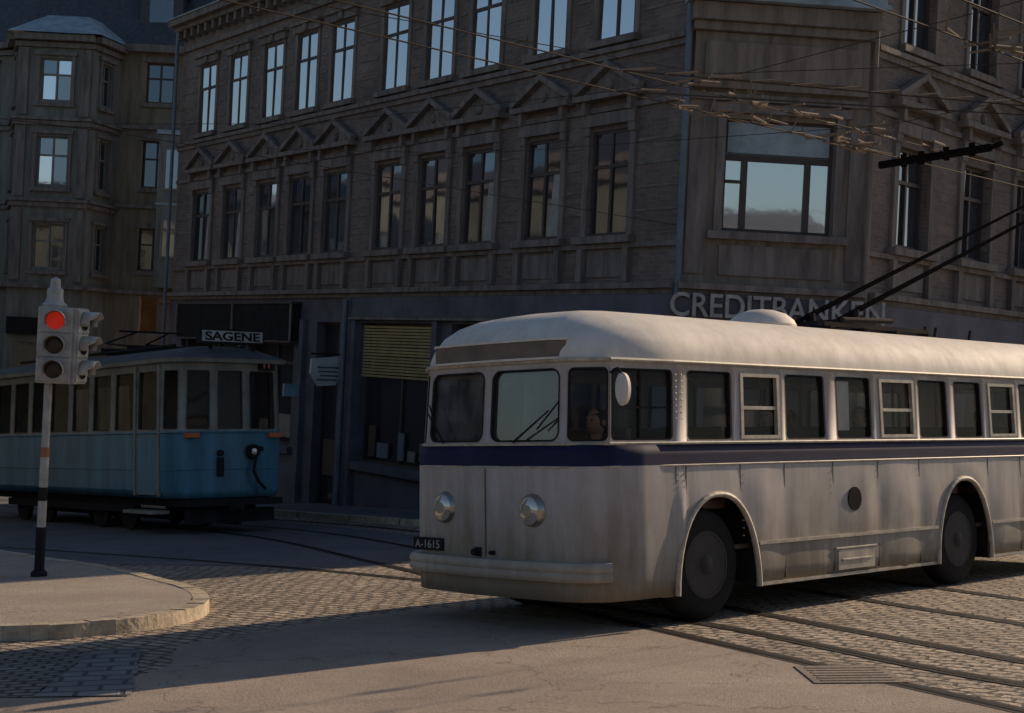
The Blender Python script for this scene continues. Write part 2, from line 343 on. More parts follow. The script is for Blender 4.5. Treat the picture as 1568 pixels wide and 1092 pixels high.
D['gf'].box(TA,11.45,11.75,.06,.22,ZB,-1.15)
for s0 in (11.6,22.75): D['pipe'].cyl(TA,(s0,.28,ZB),(s0,.28,ZT if s0>20 else -1.2),.055)
D['black'].box(TA,14.3,21.6,.06,.35,-2.25,-1.30)
D['fr'].box(TA,14.25,21.65,.06,.38,-1.295,-1.24);D['fr'].box(TA,14.25,21.65,.06,.38,-2.31,-2.26)
for s0 in (14.25,17.75,21.58): D['trim'].box(TA,s0,s0+.07,.351,.385,-2.255,-1.30)
for s0,s1,z0,z1,k in ((8.2,8.6,-4.9,-4.5,'trim'),(9.3,9.55,-4.95,-4.3,'pipe'),(10.0,10.5,-4.95,-4.6,'pipe'),(8.8,9.1,-4.95,-4.7,'frl'),(10.6,10.9,-4.95,-4.2,'fr'),(15.0,15.7,-4.8,-4.2,'frl'),(16.2,16.8,-4.8,-4.4,'trim'),(18.6,19.1,-4.8,-4.1,'frl'),(12.45,13.15,-5.6,-4.7,'fr')):
    D[k].box(TA2,s0,s1,-.24,-.2,z0,z1)
D['gf'].box(TA2,7.7,11.3,.0,.12,-5.3,-5.12);D['gf'].box(TA2,14.5,21.5,.0,.12,-5.2,-5.02)
for s0 in (7.6,11.25,13.9,17.5,21.55,4.0,.5): D['gf'].box(TA2,s0,s0+.2,.0,.14,ZB,-1.7)
cop=[(.78,2.82,.06,2.11),(.95,2.55,4.5,6.6)]
wall(D['bay'],TC,0,LC,-1.05,ZT,cop,.18)
window(D,TC,.78,2.82,.06,1.42,glass='bright',frame='fr',nv=0,transom=1,depth=.18)
window(D,TC,.78,2.82,1.42,2.11,glass='mid',frame='fr',nv=0,transom=1,depth=.18)
D['zinc'].box(TC,.85,2.75,-.15,-.10,1.50,2.05)
for x in (1.19,2.37): D['fr'].box(TC,x-.05,x+.05,-.18,-.09,.1,1.38)
D['fr'].box(TC,.84,1.14,-.18,-.1,.95,1.0)
window(D,TC,.95,2.55,4.5,6.6,glass='bright',frame='frl',nv=2,transom=.66,depth=.18)
t=D['trim']
t.box(TC,.62,.77,0,.08,.0,2.2);t.box(TC,2.83,2.98,0,.08,.0,2.2);t.box(TC,.5,3.1,0,.14,2.2,2.36);t.box(TC,.5,3.1,0,.16,-.1,.04)
t.box(TC,.75,2.85,0,.05,-.75,-.2);t.box(TC,.12,.5,0,.04,-.75,2.1);t.box(TC,3.1,3.4,0,.04,-.75,2.1)
D['bay'].box(TC,.12,3.35,0,.16,2.62,3.62);D['bay'].box(TC,.3,3.2,.16,.22,2.78,3.45)
D['bay'].box(TC,.06,3.40,0,.30,3.63,3.78);D['bay'].box(TC,.02,3.45,0,.42,3.79,4.10)
D['zinc'].box(TC,-.08,3.56,0,.62,4.12,4.2);D['zinc'].box(TC,-.02,3.5,.45,.56,4.2,4.36);D['zinc'].box(TC,-.02,.10,0,.45,4.2,4.36);D['zinc'].box(TC,3.38,3.5,0,.45,4.2,4.36)
t.box(TC,0,LC,0,.26,-1.04,-.93);t.box(TC,0,LC,0,.14,-1.14,-1.045);t.box(TC,0,LC,0,.07,2.42,2.55)
t.box(TC,0,LC,0,.35,7.0,7.12);t.box(TC,0,LC,0,.55,7.125,7.3);D['zinc'].box(TC,-.2,LC+.2,0,.6,7.305,7.34)
TC2=lambda s,d,z:TC(s,d+.06,z)
wall(D['gf'],TC2,-.08,LC+.06,ZB,-1.145,[(.6,2.9,-5.2,-1.9)],.3)
window(D,TC2,.6,2.9,-5.2,-1.9,glass='shop',nv=1,transom=.8,depth=.3)
D['gfd'].box(TC,-.18,LC+.13,.06,.21,-1.72,-1.15)
D['pipe'].cyl(TC,(.0,.12,ZB),(.0,.12,7.0),.06);D['bay'].cyl(TC,(LC,.12,ZB),(LC,.12,7.0),.05)
bws=[(1.06,2.27),(3.74,4.95),(6.2,7.4)]
ob=[]
for a,b in bws: ob+=[(a,b,.02,1.92),(a,b,3.88,5.9)]
wall(D['wall'],TB,0,LB,-1.05,ZT,ob)
for a,b in bws:
    window(D,TB,a,b,.02,1.92,glass='mid',transom=.66);window(D,TB,a,b,3.88,5.9,glass='mid',transom=.66)
    w=(a+b)/2;floor1(TB,w,.6);floor2(TB,w,.6)
bands(TB,.0,LB)
TB2=lambda s,d,z:TB(s,d+.06,z)
wall(D['gf'],TB2,-.06,LB,ZB,-1.145,[(.8,3.4,-5.2,-1.75),(4.2,7.6,-5.2,-1.75)],.3)
for a,b in ((.8,3.4),(4.2,7.6)): window(D,TB2,a,b,-5.2,-1.75,glass='shop',nv=1,transom=.8,depth=.3)
D['gfd'].box(TB,-.12,LB,.06,.2,-1.62,-1.15)
TW=lambda s,d,z:TB(s,d+1.4,z)  # unseen projecting wing, added to keep the facade before it in shade
wo=[(x,x+1.2,z,z+2) for x in (11,13.6,16.2,18.8,21.4) for z in (-4.6,0,3.8)]
wall(D['wall'],TW,LB,26,ZB,ZT,wo)
for o in wo: window(D,TW,*o)
D['wall'].quad(TB,[(LB,0,ZB),(LB,1.4,ZB),(LB,1.4,ZT),(LB,0,ZT)])
pA=dA*LA;pB=c1+dB*26+nB*1.4
k1=pA-nA*12;k2=pB-nB*13
def P3(v,z): return (v.x,v.y,z)
D['wall'].quad(I,[P3(pA,ZB),P3(k1,ZB),P3(k1,ZT),P3(pA,ZT)]);D['wall'].quad(I,[P3(k2,ZB),P3(pB,ZB),P3(pB,ZT),P3(k2,ZT)])
mid=(k1+k2)/2
for a,b in ((k1,mid),(mid,k2)): D['wall'].quad(I,[P3(a,ZB),P3(b,ZB),P3(b,ZT),P3(a,ZT)])
inn=[pA-nA*3.5,-nA*3.5-nC*1.5,c1-nB*3.5-nC*1.5,pB-nB*3.5];out_=[pA+nA*.5,nA*.35+nC*.35,c1+nB*.35+nC*.35,pB+nB*.4]
for i in range(3): D['slate'].quad(I,[P3(out_[i],7.345),P3(out_[i+1],7.345),P3(inn[i+1],9.6),P3(inn[i],9.6)])
D['slate'].quad(I,[P3(inn[0],9.6),P3(inn[1],9.6),P3(inn[2],9.6),P3(inn[3],9.6),P3(k2,9.6),P3(mid,9.6),P3(k1,9.6)])
flush(D,CB)
bl=Ms()
for k in range(17):
    z=-1.82-k*.073;j=random.uniform(-.006,.006);bl.quad(TA,[(7.95,-.0,z-.05+j),(11.1,-.0,z-.05),(11.1,.03,z),(7.95,.03,z+j)])
bl.obj('shop_blind_slats',M_yel,CB)
fw=Matrix((dC,Z,nC)).transposed().to_4x4()
fw.translation=TC(-.14,.27,-1.53)
text('bank_lettering','CREDITBANKEN',.60,.03,mat('sign_letters',(.44,.43,.42),.6,var=.3,scale=8),CB,fw,width=3.95,bold=.006)
sg=empty('shop_sign',CB.matrix_world.copy());m_=Ms()
m_.prism(lambda a,b,c:TA(11.9+b,a,c),[(.12,-2.58),(.98,-2.68),(1.0,-3.03),(.78,-3.34),(.3,-3.30),(.12,-3.0)],-.04,.04)
m_.obj('board',M_white,sg);m_=Ms();m_.cyl(lambda a,b,c:TA(a,b,c),(11.9,.0,-2.55),(11.9,1.0,-2.55),.02);m_.obj('bracket',M_black,sg)
m_=Ms();[m_.box(lambda a,b,c:TA(11.85,a,c)+dA*(b),.25+.03*(k%2),.84-.05*(k%3),-.012,-.004,-2.86-k*.1-.03,-2.86-k*.1) for k in range(4)];m_.obj('lettering',M_gf,sg)
s2=empty('shop_sign',CB.matrix_world.copy());m_=Ms();m_.box(lambda a,b,c:TA(a,b,c),13.96,14.04,.08,.62,-3.68,-3.36);m_.box(TA,13.97,14.03,.0,.08,-3.54,-3.50);m_.obj('board',mat('pale_blue_sign',(.30,.48,.56),.5),s2)
s3=empty('shop_sign',CB.matrix_world.copy());m_=Ms();m_.box(TA,22.95,23.1,.45,.95,-2.1,-1.15);m_.box(TA,22.98,23.05,.0,.45,-1.3,-1.25);m_.box(TA,22.93,23.12,.42,.98,-2.15,-2.1);m_.box(TA,22.93,23.12,.42,.98,-1.15,-1.1);m_.obj('board',mat('orange_sign',(.42,.15,.04),.5),s3)
# ================================================================== LEFT BACKGROUND BUILDING
BG=empty('corner_apartment_house',Matrix.Translation((0,0,CAMZ)));D=mkD()
D['tan']=Ms();PN['tan']='tan_walls';MD['tan']=M_tanbg
def seg(p,q):
    d=Vector((q[0]-p[0],q[1]-p[1],0));L=d.length;d.normalize();n=Vector((d.y,-d.x,0));o=Vector((p[0],p[1],0))
    return (lambda s,dd,z:o+d*s+n*dd+Z*z),L
zs=[(2.82,4.61),(6.18,8.16),(9.62,11.33)]
plan=[(-25,63.6),(-21.3,62.0),(-20.55,60),(-17.5,60),(-16.95,62.0)]
for i,(p,q) in enumerate(zip(plan[:-1],plan[1:])):
    T,L=seg(p,q)
    if i==0: ws=[L-1.6];hw=.55
    elif i==2: ws=[.95,];hw=.62
    else: ws=[L/2];hw=.42
    op=[(w-hw,w+hw,a,b) for w in ws for a,b in zs]
    if i==2: op=[(.93,2.17,a,b) for a,b in zs]
    wall(D['bay'],T,0,L,-9,12.2,op)
    for o in op:
        window(D,T,*o,glass=('mid','mid','bright') if (i==2 and o[2]>6) else 'dark',frame='frl',transom=.62,depth=.2)
        D['trim'].box(T,o[0]-.16,o[0]-.02,0,.08,o[2]-.1,o[3]+.1);D['trim'].box(T,o[1]+.02,o[1]+.16,0,.08,o[2]-.1,o[3]+.1)
        D['trim'].box(T,o[0]-.22,o[1]+.22,0,.14,o[3]+.105,o[3]+.25);D['trim'].box(T,o[0]-.2,o[1]+.2,0,.15,o[2]-.25,o[2]-.11)
    for z,h,d in ((8.8,.12,.22),(8.6,.18,.12),(5.5,.12,.22),(5.3,.18,.12),(2.0,.15,.25),(11.75,.2,.15),(12.0,.25,.4)):
        D['trim'].box(T,-.08,L+.08,0,d,z,z+h)
    for z0,z1 in ((5.7,8.5),(2.3,5.2),(9,11.7)):
        for s0 in ((.1,L-.45) if i==2 else ()): D['trim'].box(T,s0,s0+.35,0,.1,z0,z1)
    if i==2:
        for z in (-.2,-2.6): D['shop'].quad(T,[(.4,.02,z-1.6),(L-.4,.02,z-1.6),(L-.4,.02,z),(.4,.02,z)])
        D['black'].box(T,.1,L-.1,.03,.25,.1,.8)
bp=[Vector(x+(12.28,)) for x in ((-21.9,62.4),(-20.9,59.5),(-17.15,59.5),(-16.4,62.4))];tp=[Vector(x+(13.45,)) for x in ((-20.4,63.5),(-20.0,61.8),(-18.3,61.8),(-17.9,63.5))]
for i in range(3): D['zinc'].quad(I,[tuple(bp[i]),tuple(bp[i+1]),tuple(tp[i+1]),tuple(tp[i])])
D['zinc'].quad(I,[tuple(v) for v in tp])
T,L=seg((-16.95,62),(-6,62))
op=[(1.1,2.25,a*62/60+.1,b*62/60) for a,b in zs]+[(4.5,5.6,a,b) for a,b in zs]
wall(D['tan'],T,0,L,-9,12.4,op)
for o in op:
    window(D,T,*o,glass='dark',transom=.62);D['trim'].box(T,o[0]-.16,o[1]+.16,0,.1,o[3]+.02,o[3]+.22);D['trim'].box(T,o[0]-.16,o[1]+.16,0,.12,o[2]-.2,o[2]-.03)
for z,h,d in ((8.9,.15,.15),(5.6,.15,.15),(2.0,.15,.25),(12.1,.3,.4)): D['trim'].box(T,.0,L,0,d,z,z+h)
D['bay'].box(T,2.0,3.1,.0,.9,2.3,8.6);D['zinc'].box(T,1.9,3.2,0,1.0,8.62,8.8);D['mid'].quad(T,[(2.3,.905,3.6),(2.8,.905,3.6),(2.8,.905,5.2),(2.3,.905,5.2)]);D['mid'].quad(T,[(2.3,.905,6.4),(2.8,.905,6.4),(2.8,.905,8),(2.3,.905,8)])
for z0,z1 in ((3.6,5.2),(6.4,8)):
    for a,b,c,d in ((2.22,2.3,z0,z1),(2.8,2.88,z0,z1),(2.53,2.57,z0,z1),(2.22,2.88,z1,z1+.08),(2.22,2.88,z0-.08,z0)): D['frl'].box(T,a,b,.9,.95,c,d)
D['zinc'].box(T,1.95,3.15,0,.95,5.7,5.8)
D['slate'].quad(I,[(-25,63.6,12.4),(-21,62.2,12.4),(-21,66,18),(-25,67,18)]);D['slate'].quad(I,[(-21,62.2,12.4),(-6,62,12.6),(-6,66,18),(-21,66,18)])
D['slate'].quad(I,[(-25,67,18),(-21,66,18),(-6,66,18),(-6,80,18),(-25,80,18)]);D['bay'].quad(I,[(-25,63.6,-9),(-25,80,-9),(-25,80,12.4),(-25,63.6,12.4)])
for x in (-15.6,-12.6):
    D['slate'].box(I,x-.9,x+.9,63,66,12.7,14.9);D['slate'].prism(I,[(x-1.1,14.9),(x+1.1,14.9),(x,15.7)],62.8,66)
    D['dark'].quad(I,[(x-.5,62.99,13),(x+.5,62.99,13),(x+.5,62.99,14.6),(x-.5,62.99,14.6)])
flush(D,BG,{'bay':M_greybg})
# ================================================================== NEIGHBOURS ACROSS THE STREETS
def simple_block(name,p,q,depth,z0,z1,m):
    E=empty(name,Matrix.Translation((0,0,0)));D=mkD();T,L=seg(p,q)
    op=[]
    x=1.2
    while x<L-2: op+=[(x,x+1.2,z,z+2) for z in (1.2,5,8.8) if z+2<z1];x+=2.6
    wall(D['wall'],T,0,L,z0,z1,op)
    for o in op: window(D,T,*o,glass='mid',frame='frl')
    D['trim'].box(T,0,L,0,.4,z1-.4,z1);D['trim'].box(T,0,L,0,.2,4.3,4.5)
    D['wall'].box(T,0,L,-depth,-.6,z0,z1)
    D['slate'].prism(lambda a,b,c:T(b,a,c),[(.4,z1+.001),(-depth,z1+.001),(-depth*.5,z1+2)],0,L)
    flush(D,E,{'wall':m})
simple_block('apartment_building',(-16.5,20.5),(-43,64),8,-8,9.2,M_greybg)
simple_block('apartment_building',(26,-24),(-24,-22),10,-4,8,M_tanbg)
# ================================================================== GROUND
def sheet(name,pts,z,m,thick=0,mw=G,kerb=None):
    ms=Ms();ms.quad(I,[(x,y,z) for x,y in pts])
    return ms.obj(name,m,None,mw)
def bez(pts,n=8):
    out=[]
    P=[pts[0]]+list(pts)+[pts[-1]]
    for i in range(1,len(P)-2):
        a,b,c,d=[Vector(P[i+k]) for k in (-1,0,1,2)]
        for k in range(n):
            t=k/n;out.append(.5*((2*b)+(c-a)*t+(2*a-5*b+4*c-d)*t*t+(3*b-a-3*c+d)*t**3))
    out.append(Vector(P[-2]));return out
def rag(pts,amp=.05,step=.25):
    out=[]
    for i in range(len(pts)):
        a=Vector(pts[i]);b=Vector(pts[(i+1)%len(pts)]);L=(b-a).length;k=max(1,int(min(L,12)/step))
        for j in range(k):
            p=a.lerp(b,j/k)
            if L<12: p=p+Vector((random.uniform(-amp,amp),random.uniform(-amp,amp)))
            out.append((p.x,p.y))
    return out
sheet('ground',[(-150,-60),(150,-60),(150,220),(-150,220)],0,M_setts)
sheet('asphalt_road',rag([(-30,-5),(-30,9.6),(-3.0,9.75),(-2.55,11.0),(-2.75,12.2),(-2.1,13.3),(-.8,14.9),(1.1,13.05),(2.0,11.3),(2.9,9.3),(4.2,6.2),(9,-5)]),.004,M_asph)
sheet('asphalt_street',rag([(-26,24),(-9,24),(-6.9,20.9),(-4.6,20.3),(-1.9,19.6),(-.9,22.4),(-1.5,26.0),(-5.3,32.2),(-20,56),(-45,60)]),.004,M_asphd)
sheet('road_setts_patch',rag([(-3.38,11.9),(-3.25,10.9),(-3.15,9.75),(-12,9.75),(-12,11.9)],.03),.008,M_setts2)
sheet('stone_block_strip',rag([(-3.36,11.95),(-3.0,11.98),(-2.5,9.75),(-3.13,9.75)],.02),.012,M_blocks)
edge=bez([(-14,31.5),(-7.6,22.0),(-5.2,18.9),(-3.95,16.9),(-3.3,15.7),(-2.97,14.5),(-3.05,13.6),(-3.55,12.9),(-4.6,12.55),(-9,12.45),(-20,12.4)])
def offs(e,d):
    o=[]
    for i,p in enumerate(e):
        a=e[max(0,i-1)];b=e[min(len(e)-1,i+1)];t=(b-a).normalized();o.append(p+Vector((-t.y,t.x))*d)
    return o
inner=offs(edge,-.16)
def kerbed(name,edge,inner,close,h=.12,mpave=M_side):
    E=empty(name,G.copy())
    ms=Ms();ms.quad(I,[(p.x,p.y,h) for p in inner]+[(x,y,h) for x,y in close]);ms.obj('pavement_surface',mpave,E)
    k=Ms();n=len(edge)
    for i in range(n-1):
        a,b,c,d=edge[i],edge[i+1],inner[i+1],inner[i]
        a2=a.lerp(b,.985);d2=d.lerp(c,.985);hh=h+.006+random.uniform(-.004,.004)
        k.quad(I,[(a.x,a.y,hh),(a2.x,a2.y,hh),(d2.x,d2.y,hh),(d.x,d.y,hh)]);k.quad(I,[(a.x,a.y,0),(a2.x,a2.y,0),(a2.x,a2.y,hh),(a.x,a.y,hh)])
        k.quad(I,[(d.x,d.y,h-.05),(d2.x,d2.y,h-.05),(d2.x,d2.y,hh),(d.x,d.y,hh)])
        k.quad(I,[(a.x,a.y,h-.02),(b.x,b.y,h-.02),(c.x,c.y,h-.02),(d.x,d.y,h-.02)])
    k.obj('kerb_stones',M_kerb,E)
    return E
kerbed('pavement',edge,inner,[(-20,31.5)])
Gi=G.inverted()
def tog(v): q=Gi@v;return Vector((q.x,q.y))
bw=lambda v,z=-5.6: tog(CB.matrix_world@Vector((v.x,v.y,z)))
e2=[bw(dA*30+nA*2.5),bw(dA*12+nA*2.5),bw(dA*2+nA*2.5),bw(nA*2.4+nC*.6),bw(nA*1.5+nC*2.0),bw(dC*1.7+nC*2.8),bw(c1+nC*2.0+nB*1.2),bw(c1+nB*2.6),bw(c1+dB*4+nB*2.6),bw(c1+dB*12+nB*2.6),bw(c1+dB*40+nB*2.6)]
e2=[Vector(p) for p in bez([tuple(p) for p in e2],5)]
i2=offs(e2,.18)
kerbed('pavement',e2,i2,[tuple(bw(c1+dB*40-nB*2)),tuple(bw(c1-nC*4)),tuple(bw(dA*30-nA*3))],mpave=M_asphd)
rl=Ms()
def rail(pts,w=.055,z=.006):
    c=bez(pts,10)
    for sgn in (-1,1):
        o1=offs(c,sgn*.06-w/2);o2=offs(c,sgn*.06+w/2)
        for i in range(len(c)-1): rl.quad(I,[(o1[i].x,o1[i].y,z),(o1[i+1].x,o1[i+1].y,z),(o2[i+1].x,o2[i+1].y,z),(o2[i].x,o2[i].y,z)],0)
    o1=offs(c,-.03);o2=offs(c,.03)
    for i in range(len(c)-1): rl.quad(I,[(o1[i].x,o1[i].y,z+.003),(o1[i+1].x,o1[i+1].y,z+.003),(o2[i+1].x,o2[i+1].y,z+.003),(o2[i].x,o2[i].y,z+.003)],1)
base=[(6.2,1.5),(4.4,5.8),(3.0,9.0),(1.25,12.9),(-.2,16.4),(-2.0,20.6),(-4.75,26.6),(-9.0,32.2),(-20,46)]
def shift(pts,d): return [tuple(p) for p in offs([Vector(p) for p in pts],d)]
rail(base);rail(shift(base,-1.435))
for d in (3.0,4.4): rail(shift(base,-d))
rail([(7.6,4.5),(5.2,8.2),(3.36,9.9),(1.7,13.3),(-1,17.6),(-5,21.5),(-12,27)])
rl.obj('tram_track',[M_rail,M_black],None,G)
dr=Ms();dr.box(I,2.0,2.62,10.0,10.75,.004,.012)
for k in range(6): dr.box(I,2.06,2.56,10.07+k*.11,10.12+k*.11,.012,.016)
dr.obj('drain_cover',mat('cast_iron',(.22,.18,.145),.85,metal=.1,bump=.6,bscale=30),None,G.copy())
# ================================================================== VEHICLE SHELL HELPERS
def frame_plate(ms_f,ms_g,c00,c10,c11,c01,bord,rad,nrm,proud=.006,gmi=0):
    W=(c10-c00).length;H=(c01-c00).length
    def pt(u,v,off): return (c00*(1-u)*(1-v)+c10*u*(1-v)+c11*u*v+c01*(1-u)*v)+nrm*off
    outer=[];inner=[];K=5
    for (cx,cy,a0) in ((bord+rad,bord+rad,180),(W-bord-rad,bord+rad,270),(W-bord-rad,H-bord-rad,0),(bord+rad,H-bord-rad,90)):
        ox=0 if cx<W/2 else W;oy=0 if cy<H/2 else H
        for k in range(K+1):
            a=R(a0+90*k/K);inner.append((cx+rad*math.cos(a),cy+rad*math.sin(a)));outer.append((ox,oy))
    n=len(inner);b=len(ms_f.v)
    for (x,y) in outer: ms_f.v.append(pt(x/W,y/H,proud));ms_f.uv.append((x,y))
    for (x,y) in inner: ms_f.v.append(pt(x/W,y/H,proud));ms_f.uv.append((x,y))
    for (x,y) in inner: ms_f.v.append(pt(x/W,y/H,proud-.05));ms_f.uv.append((x,y))
    for i in range(n):
        j=(i+1)%n
        if outer[i]!=outer[j]: ms_f.f.append((b+i,b+j,b+n+j,b+n+i))
        else: ms_f.f.append((b+i,b+n+j,b+n+i))
        ms_f.mi.append(0)
        ms_f.f.append((b+n+i,b+n+j,b+2*n+j,b+2*n+i));ms_f.mi.append(1)
    b=len(ms_f.v);g=.012
    gin=[];gout=[]
    for (cx,cy,a0) in ((bord+rad,bord+rad,180),(W-bord-rad,bord+rad,270),(W-bord-rad,H-bord-rad,0),(bord+rad,H-bord-rad,90)):
        for k in range(K+1):
            a=R(a0+90*k/K);gout.append((cx+(rad+g)*math.cos(a),cy+(rad+g)*math.sin(a)));gin.append((cx+(rad-.004)*math.cos(a),cy+(rad-.004)*math.sin(a)))
    for L_ in (gout,gin):
        for (x,y) in L_: ms_f.v.append(pt(x/W,y/H,proud+.006));ms_f.uv.append((x,y))
    for i in range(n): j=(i+1)%n;ms_f.f.append((b+i,b+j,b+n+j,b+n+i));ms_f.mi.append(1)
    b=len(ms_g.v)
    for (x,y) in inner: ms_g.v.append(pt(x/W,y/H,proud-.03));ms_g.uv.append((x,y))
    ms_g.f.append(tuple(range(b,b+n)));ms_g.mi.append(gmi)
    return pt
M_hub=mat('wheel_hub',(.045,.04,.037),.8,var=.4)
def wheel(E,X,Y,out,Rr=.508,name='wheel'):
    m=Ms();w=.26
    m.lathe(I,(X,Y,Rr),(0,-out,0),[(0,Rr*.58),(0.0,Rr*.8),(.02,Rr*.93),(.05,Rr*.985),(.09,Rr),(w-.09,Rr),(w-.05,Rr*.985),(w-.02,Rr*.93),(w,Rr*.8),(w,Rr*.55)],40,0)
    m.lathe(I,(X,Y,Rr),(0,-out,0),[(-.004,Rr*.60),(-.008,Rr*.55),(.05,Rr*.50),(.09,Rr*.42),(.10,Rr*.27),(.02,Rr*.24),(-.02,Rr*.14),(-.03,.001)],28,1)
    for k in range(8):
        a=k*math.pi/4;c=(X+math.cos(a)*Rr*.34,Y+(-out)*.10,Rr+math.sin(a)*Rr*.34);m.cyl(I,c,(c[0],c[1]+out*.04,c[2]),.018,n=6,mi=1)
    m.obj(name,[M_rubber,M_hub],E,smooth=True)
# ================================================================== TROLLEYBUS
BM=frame2(.661,12.384,.7175,.6965)
BUS=empty('trolleybus',BM)
LEN=9.85;CY=1.25
front=[(.62,.0),(.27,.055),(.10,.19),(.035,.36),(.005,.62),(-.03,1.0),(-.04,1.21),(-.04,1.29),(-.03,1.5),(.005,1.88),(.035,2.14),(.10,2.31),(.27,2.445),(.62,2.5)]
def inset(p,iy,ix):
    x,y=p
    y=CY+(y-CY)*(1-iy/CY)
    if x<4: x=ix+x*(1-ix/4)
    if x>LEN-4: x=LEN-x;x=ix*.8+x*(1-ix*.8/4);x=LEN-x
    return x,y
rear=[(LEN-.6,2.5),(LEN-.25,2.42),(LEN-.06,2.2),(LEN,1.7),(LEN,.8),(LEN-.06,.3),(LEN-.25,.08),(LEN-.6,0)]
archF=(1.66,.585,1.13);archR=(6.07,.575,1.17)
def zbot(x):
    z=.265
    if x<.9: z=.275
    for c,r,t in (archF,archR):
        if abs(x-c)<r: z=max(z,.27+(t-.27)*(1-abs((x-c)/r)**2.3)**.5)
    return z
xs=[]
x=.62
while x<LEN-.6: xs.append(x);x+=.0434 if (1.0<x<2.32 or 5.4<x<6.75) else .06
ring=[(x,0.) for x in reversed(xs)]+front[1:-1]+[(x,2.5) for x in xs]+rear
seams=[1.07,1.21,2.0,2.69,3.51,4.33,5.14,5.87,6.63,7.4,8.2,9.2]
def oil(x,z):
    # sheet panels bow and ripple slightly between their riveted edges
    for a,b in zip(seams[:-1],seams[1:]):
        if a<=x<=b:
            u=math.sin((x-a)/(b-a)*math.pi);f=max(0,min(1,(1.38-z)/.2))
            f*=1-math.exp(-((x-3.87)**2+(z-1.03)**2)/.045)
            if 3.4<x<4.4: f*=max(0,min(1,(z-.56)/.2))
            return f*u*(.015+.026*noise.noise(Vector((x*1.1,z*1.2,3.1)))+.004*noise.noise(Vector((x*3,z*2,9.))))
    return 0
low=Ms();n=len(ring);fr=[0,.15,.3,.45,.6,.75,.88,1.]
for (x,y) in ring:
    zb=zbot(x)
    L=[zb+(1.42-zb)*f for f in fr]+[1.51,1.60]
    for z in L:
        bul=.006*math.sin(max(0,min(1,(z-.3)/1.1))*math.pi)
        if .6<x<LEN-.6 and z<1.40: bul+=oil(x,z)
        xx,yy=inset((x,y),-bul+ (.02 if z<.4 else 0),0)
        low.v.append(Vector((xx,yy,z)));low.uv.append((xx+yy,z))
nl=10
for i in range(n):
    j=(i+1)%n
    for k in range(nl-1): low.f.append((i*nl+k,j*nl+k,j*nl+k+1,i*nl+k+1));low.mi.append(1 if k>=7 else 0)
o=low.obj('lower_body',[M_paint,M_navy],BUS,smooth=True,recalc=False,angle=50)
sd=o.modifiers.new('s','SOLIDIFY');sd.thickness=.02;sd.offset=0
sideW=[(.27,1.05,'drv'),(1.23,1.90,'fix'),(2.01,2.65,'slide'),(2.73,3.42,'fix'),(3.60,4.26,'fix'),(4.40,5.11,'slide'),(5.18,5.80,'fix'),(5.93,6.56,'fix'),(6.70,7.36,'slide'),(7.46,8.12,'fix'),(8.22,8.9,'fix')]
near=[]
for a,b,k in reversed(sideW):
    near+=[((b,0.),k),((a,0.),None)]
near=[((LEN-.6,0.),None)]+near
near[-1]=((.27,.055),'corner')
up=[]
up+=near
up+=[((.045,.345),None),((.03,.40),'ws'),((-.035,1.21),None),((-.035,1.29),'ws'),((.03,2.10),None),((.045,2.155),'corner'),((.27,2.445),None)]
far=[]
for a,b,k in sideW:
    if k=='drv': far+=[((.35,2.47),'fix'),((1.05,2.5),None)]
    else: far+=[((a,2.5),'fix'),((b,2.5),None)]
up+=far+[((LEN-.6,2.5),None),((LEN-.25,2.42),None),((LEN-.06,2.2),'fix'),((LEN-.02,.3),None),((LEN-.25,.08),None)]
lev=[(1.60,0,0),(1.625,.002,.003),(2.275,.025,.05),(2.33,.03,.055),(2.40,.04,.06),(2.50,.075,.09),(2.60,.15,.15),(2.69,.27,.26),(2.76,.43,.42),(2.81,.64,.65),(2.84,.90,.92),(2.85,1.2,1.2)]
U=Ms();FP=Ms();GL=Ms();n=len(up);nl=len(lev)
for (p,fl) in up:
    for z,iy,ix in lev:
        xx,yy=inset(p,iy,ix);U.v.append(Vector((xx,yy,z)));U.uv.append((xx+yy,z))
cars=Ms()
for i in range(n):
    j=(i+1)%n
    for k in range(nl-1):
        a,b,c,d=i*nl+k,j*nl+k,j*nl+k+1,i*nl+k+1
        if k==1 and up[i][1]:
            A_,B_,C_,D_=U.v[a],U.v[b],U.v[c],U.v[d]
            nr=(B_-A_).cross(D_-A_).normalized()
            cen=Vector((4.5,1.25,1.9))
            if nr.dot((A_+C_)/2-cen)<0: nr=-nr
            st=up[i][1]
            bord,rad=(.025,.035) if st in('fix','drv') else (.045,.025) if st=='slide' else (.02,.08) if st=='ws' else (.02,.04)
            pt=frame_plate(FP,GL,A_,B_,C_,D_,bord,rad,nr,gmi=1 if st in('ws',) else 0)
            if st in ('slide','drv'):
                def bar(u0,u1,v0,v1,h):
                    q=[pt(u0,v0,h),pt(u1,v0,h),pt(u1,v1,h),pt(u0,v1,h)];q2=[pt(u0,v0,-.02),pt(u1,v0,-.02),pt(u1,v1,-.02),pt(u0,v1,-.02)]
                    bb=len(cars.v);cars.v+=q+q2;cars.uv+=[(0,0)]*8
                    for f in ((0,1,2,3),(0,4,5,1),(3,2,6,7),(0,3,7,4),(1,5,6,2)): cars.f.append(tuple(bb+t_ for t_ in f));cars.mi.append(1 if st=='drv' else 0)
                if st=='drv':
                    bar(.05,.95,.45,.475,-.005);bar(.5,.525,.05,.95,-.005)
                else:
                    bar(.07,.93,.45,.50,.012)
                    for (u0,u1,v0,v1) in ((.02,.085,.03,.97),(.915,.98,.03,.97),(.085,.915,.03,.08),(.085,.915,.92,.97)): bar(u0,u1,v0,v1,.02)
            continue
        U.f.append((a,b,c,d));U.mi.append(1 if k>=3 else 0)
U.f.append(tuple(i*nl+nl-1 for i in range(n)));U.mi.append(1)
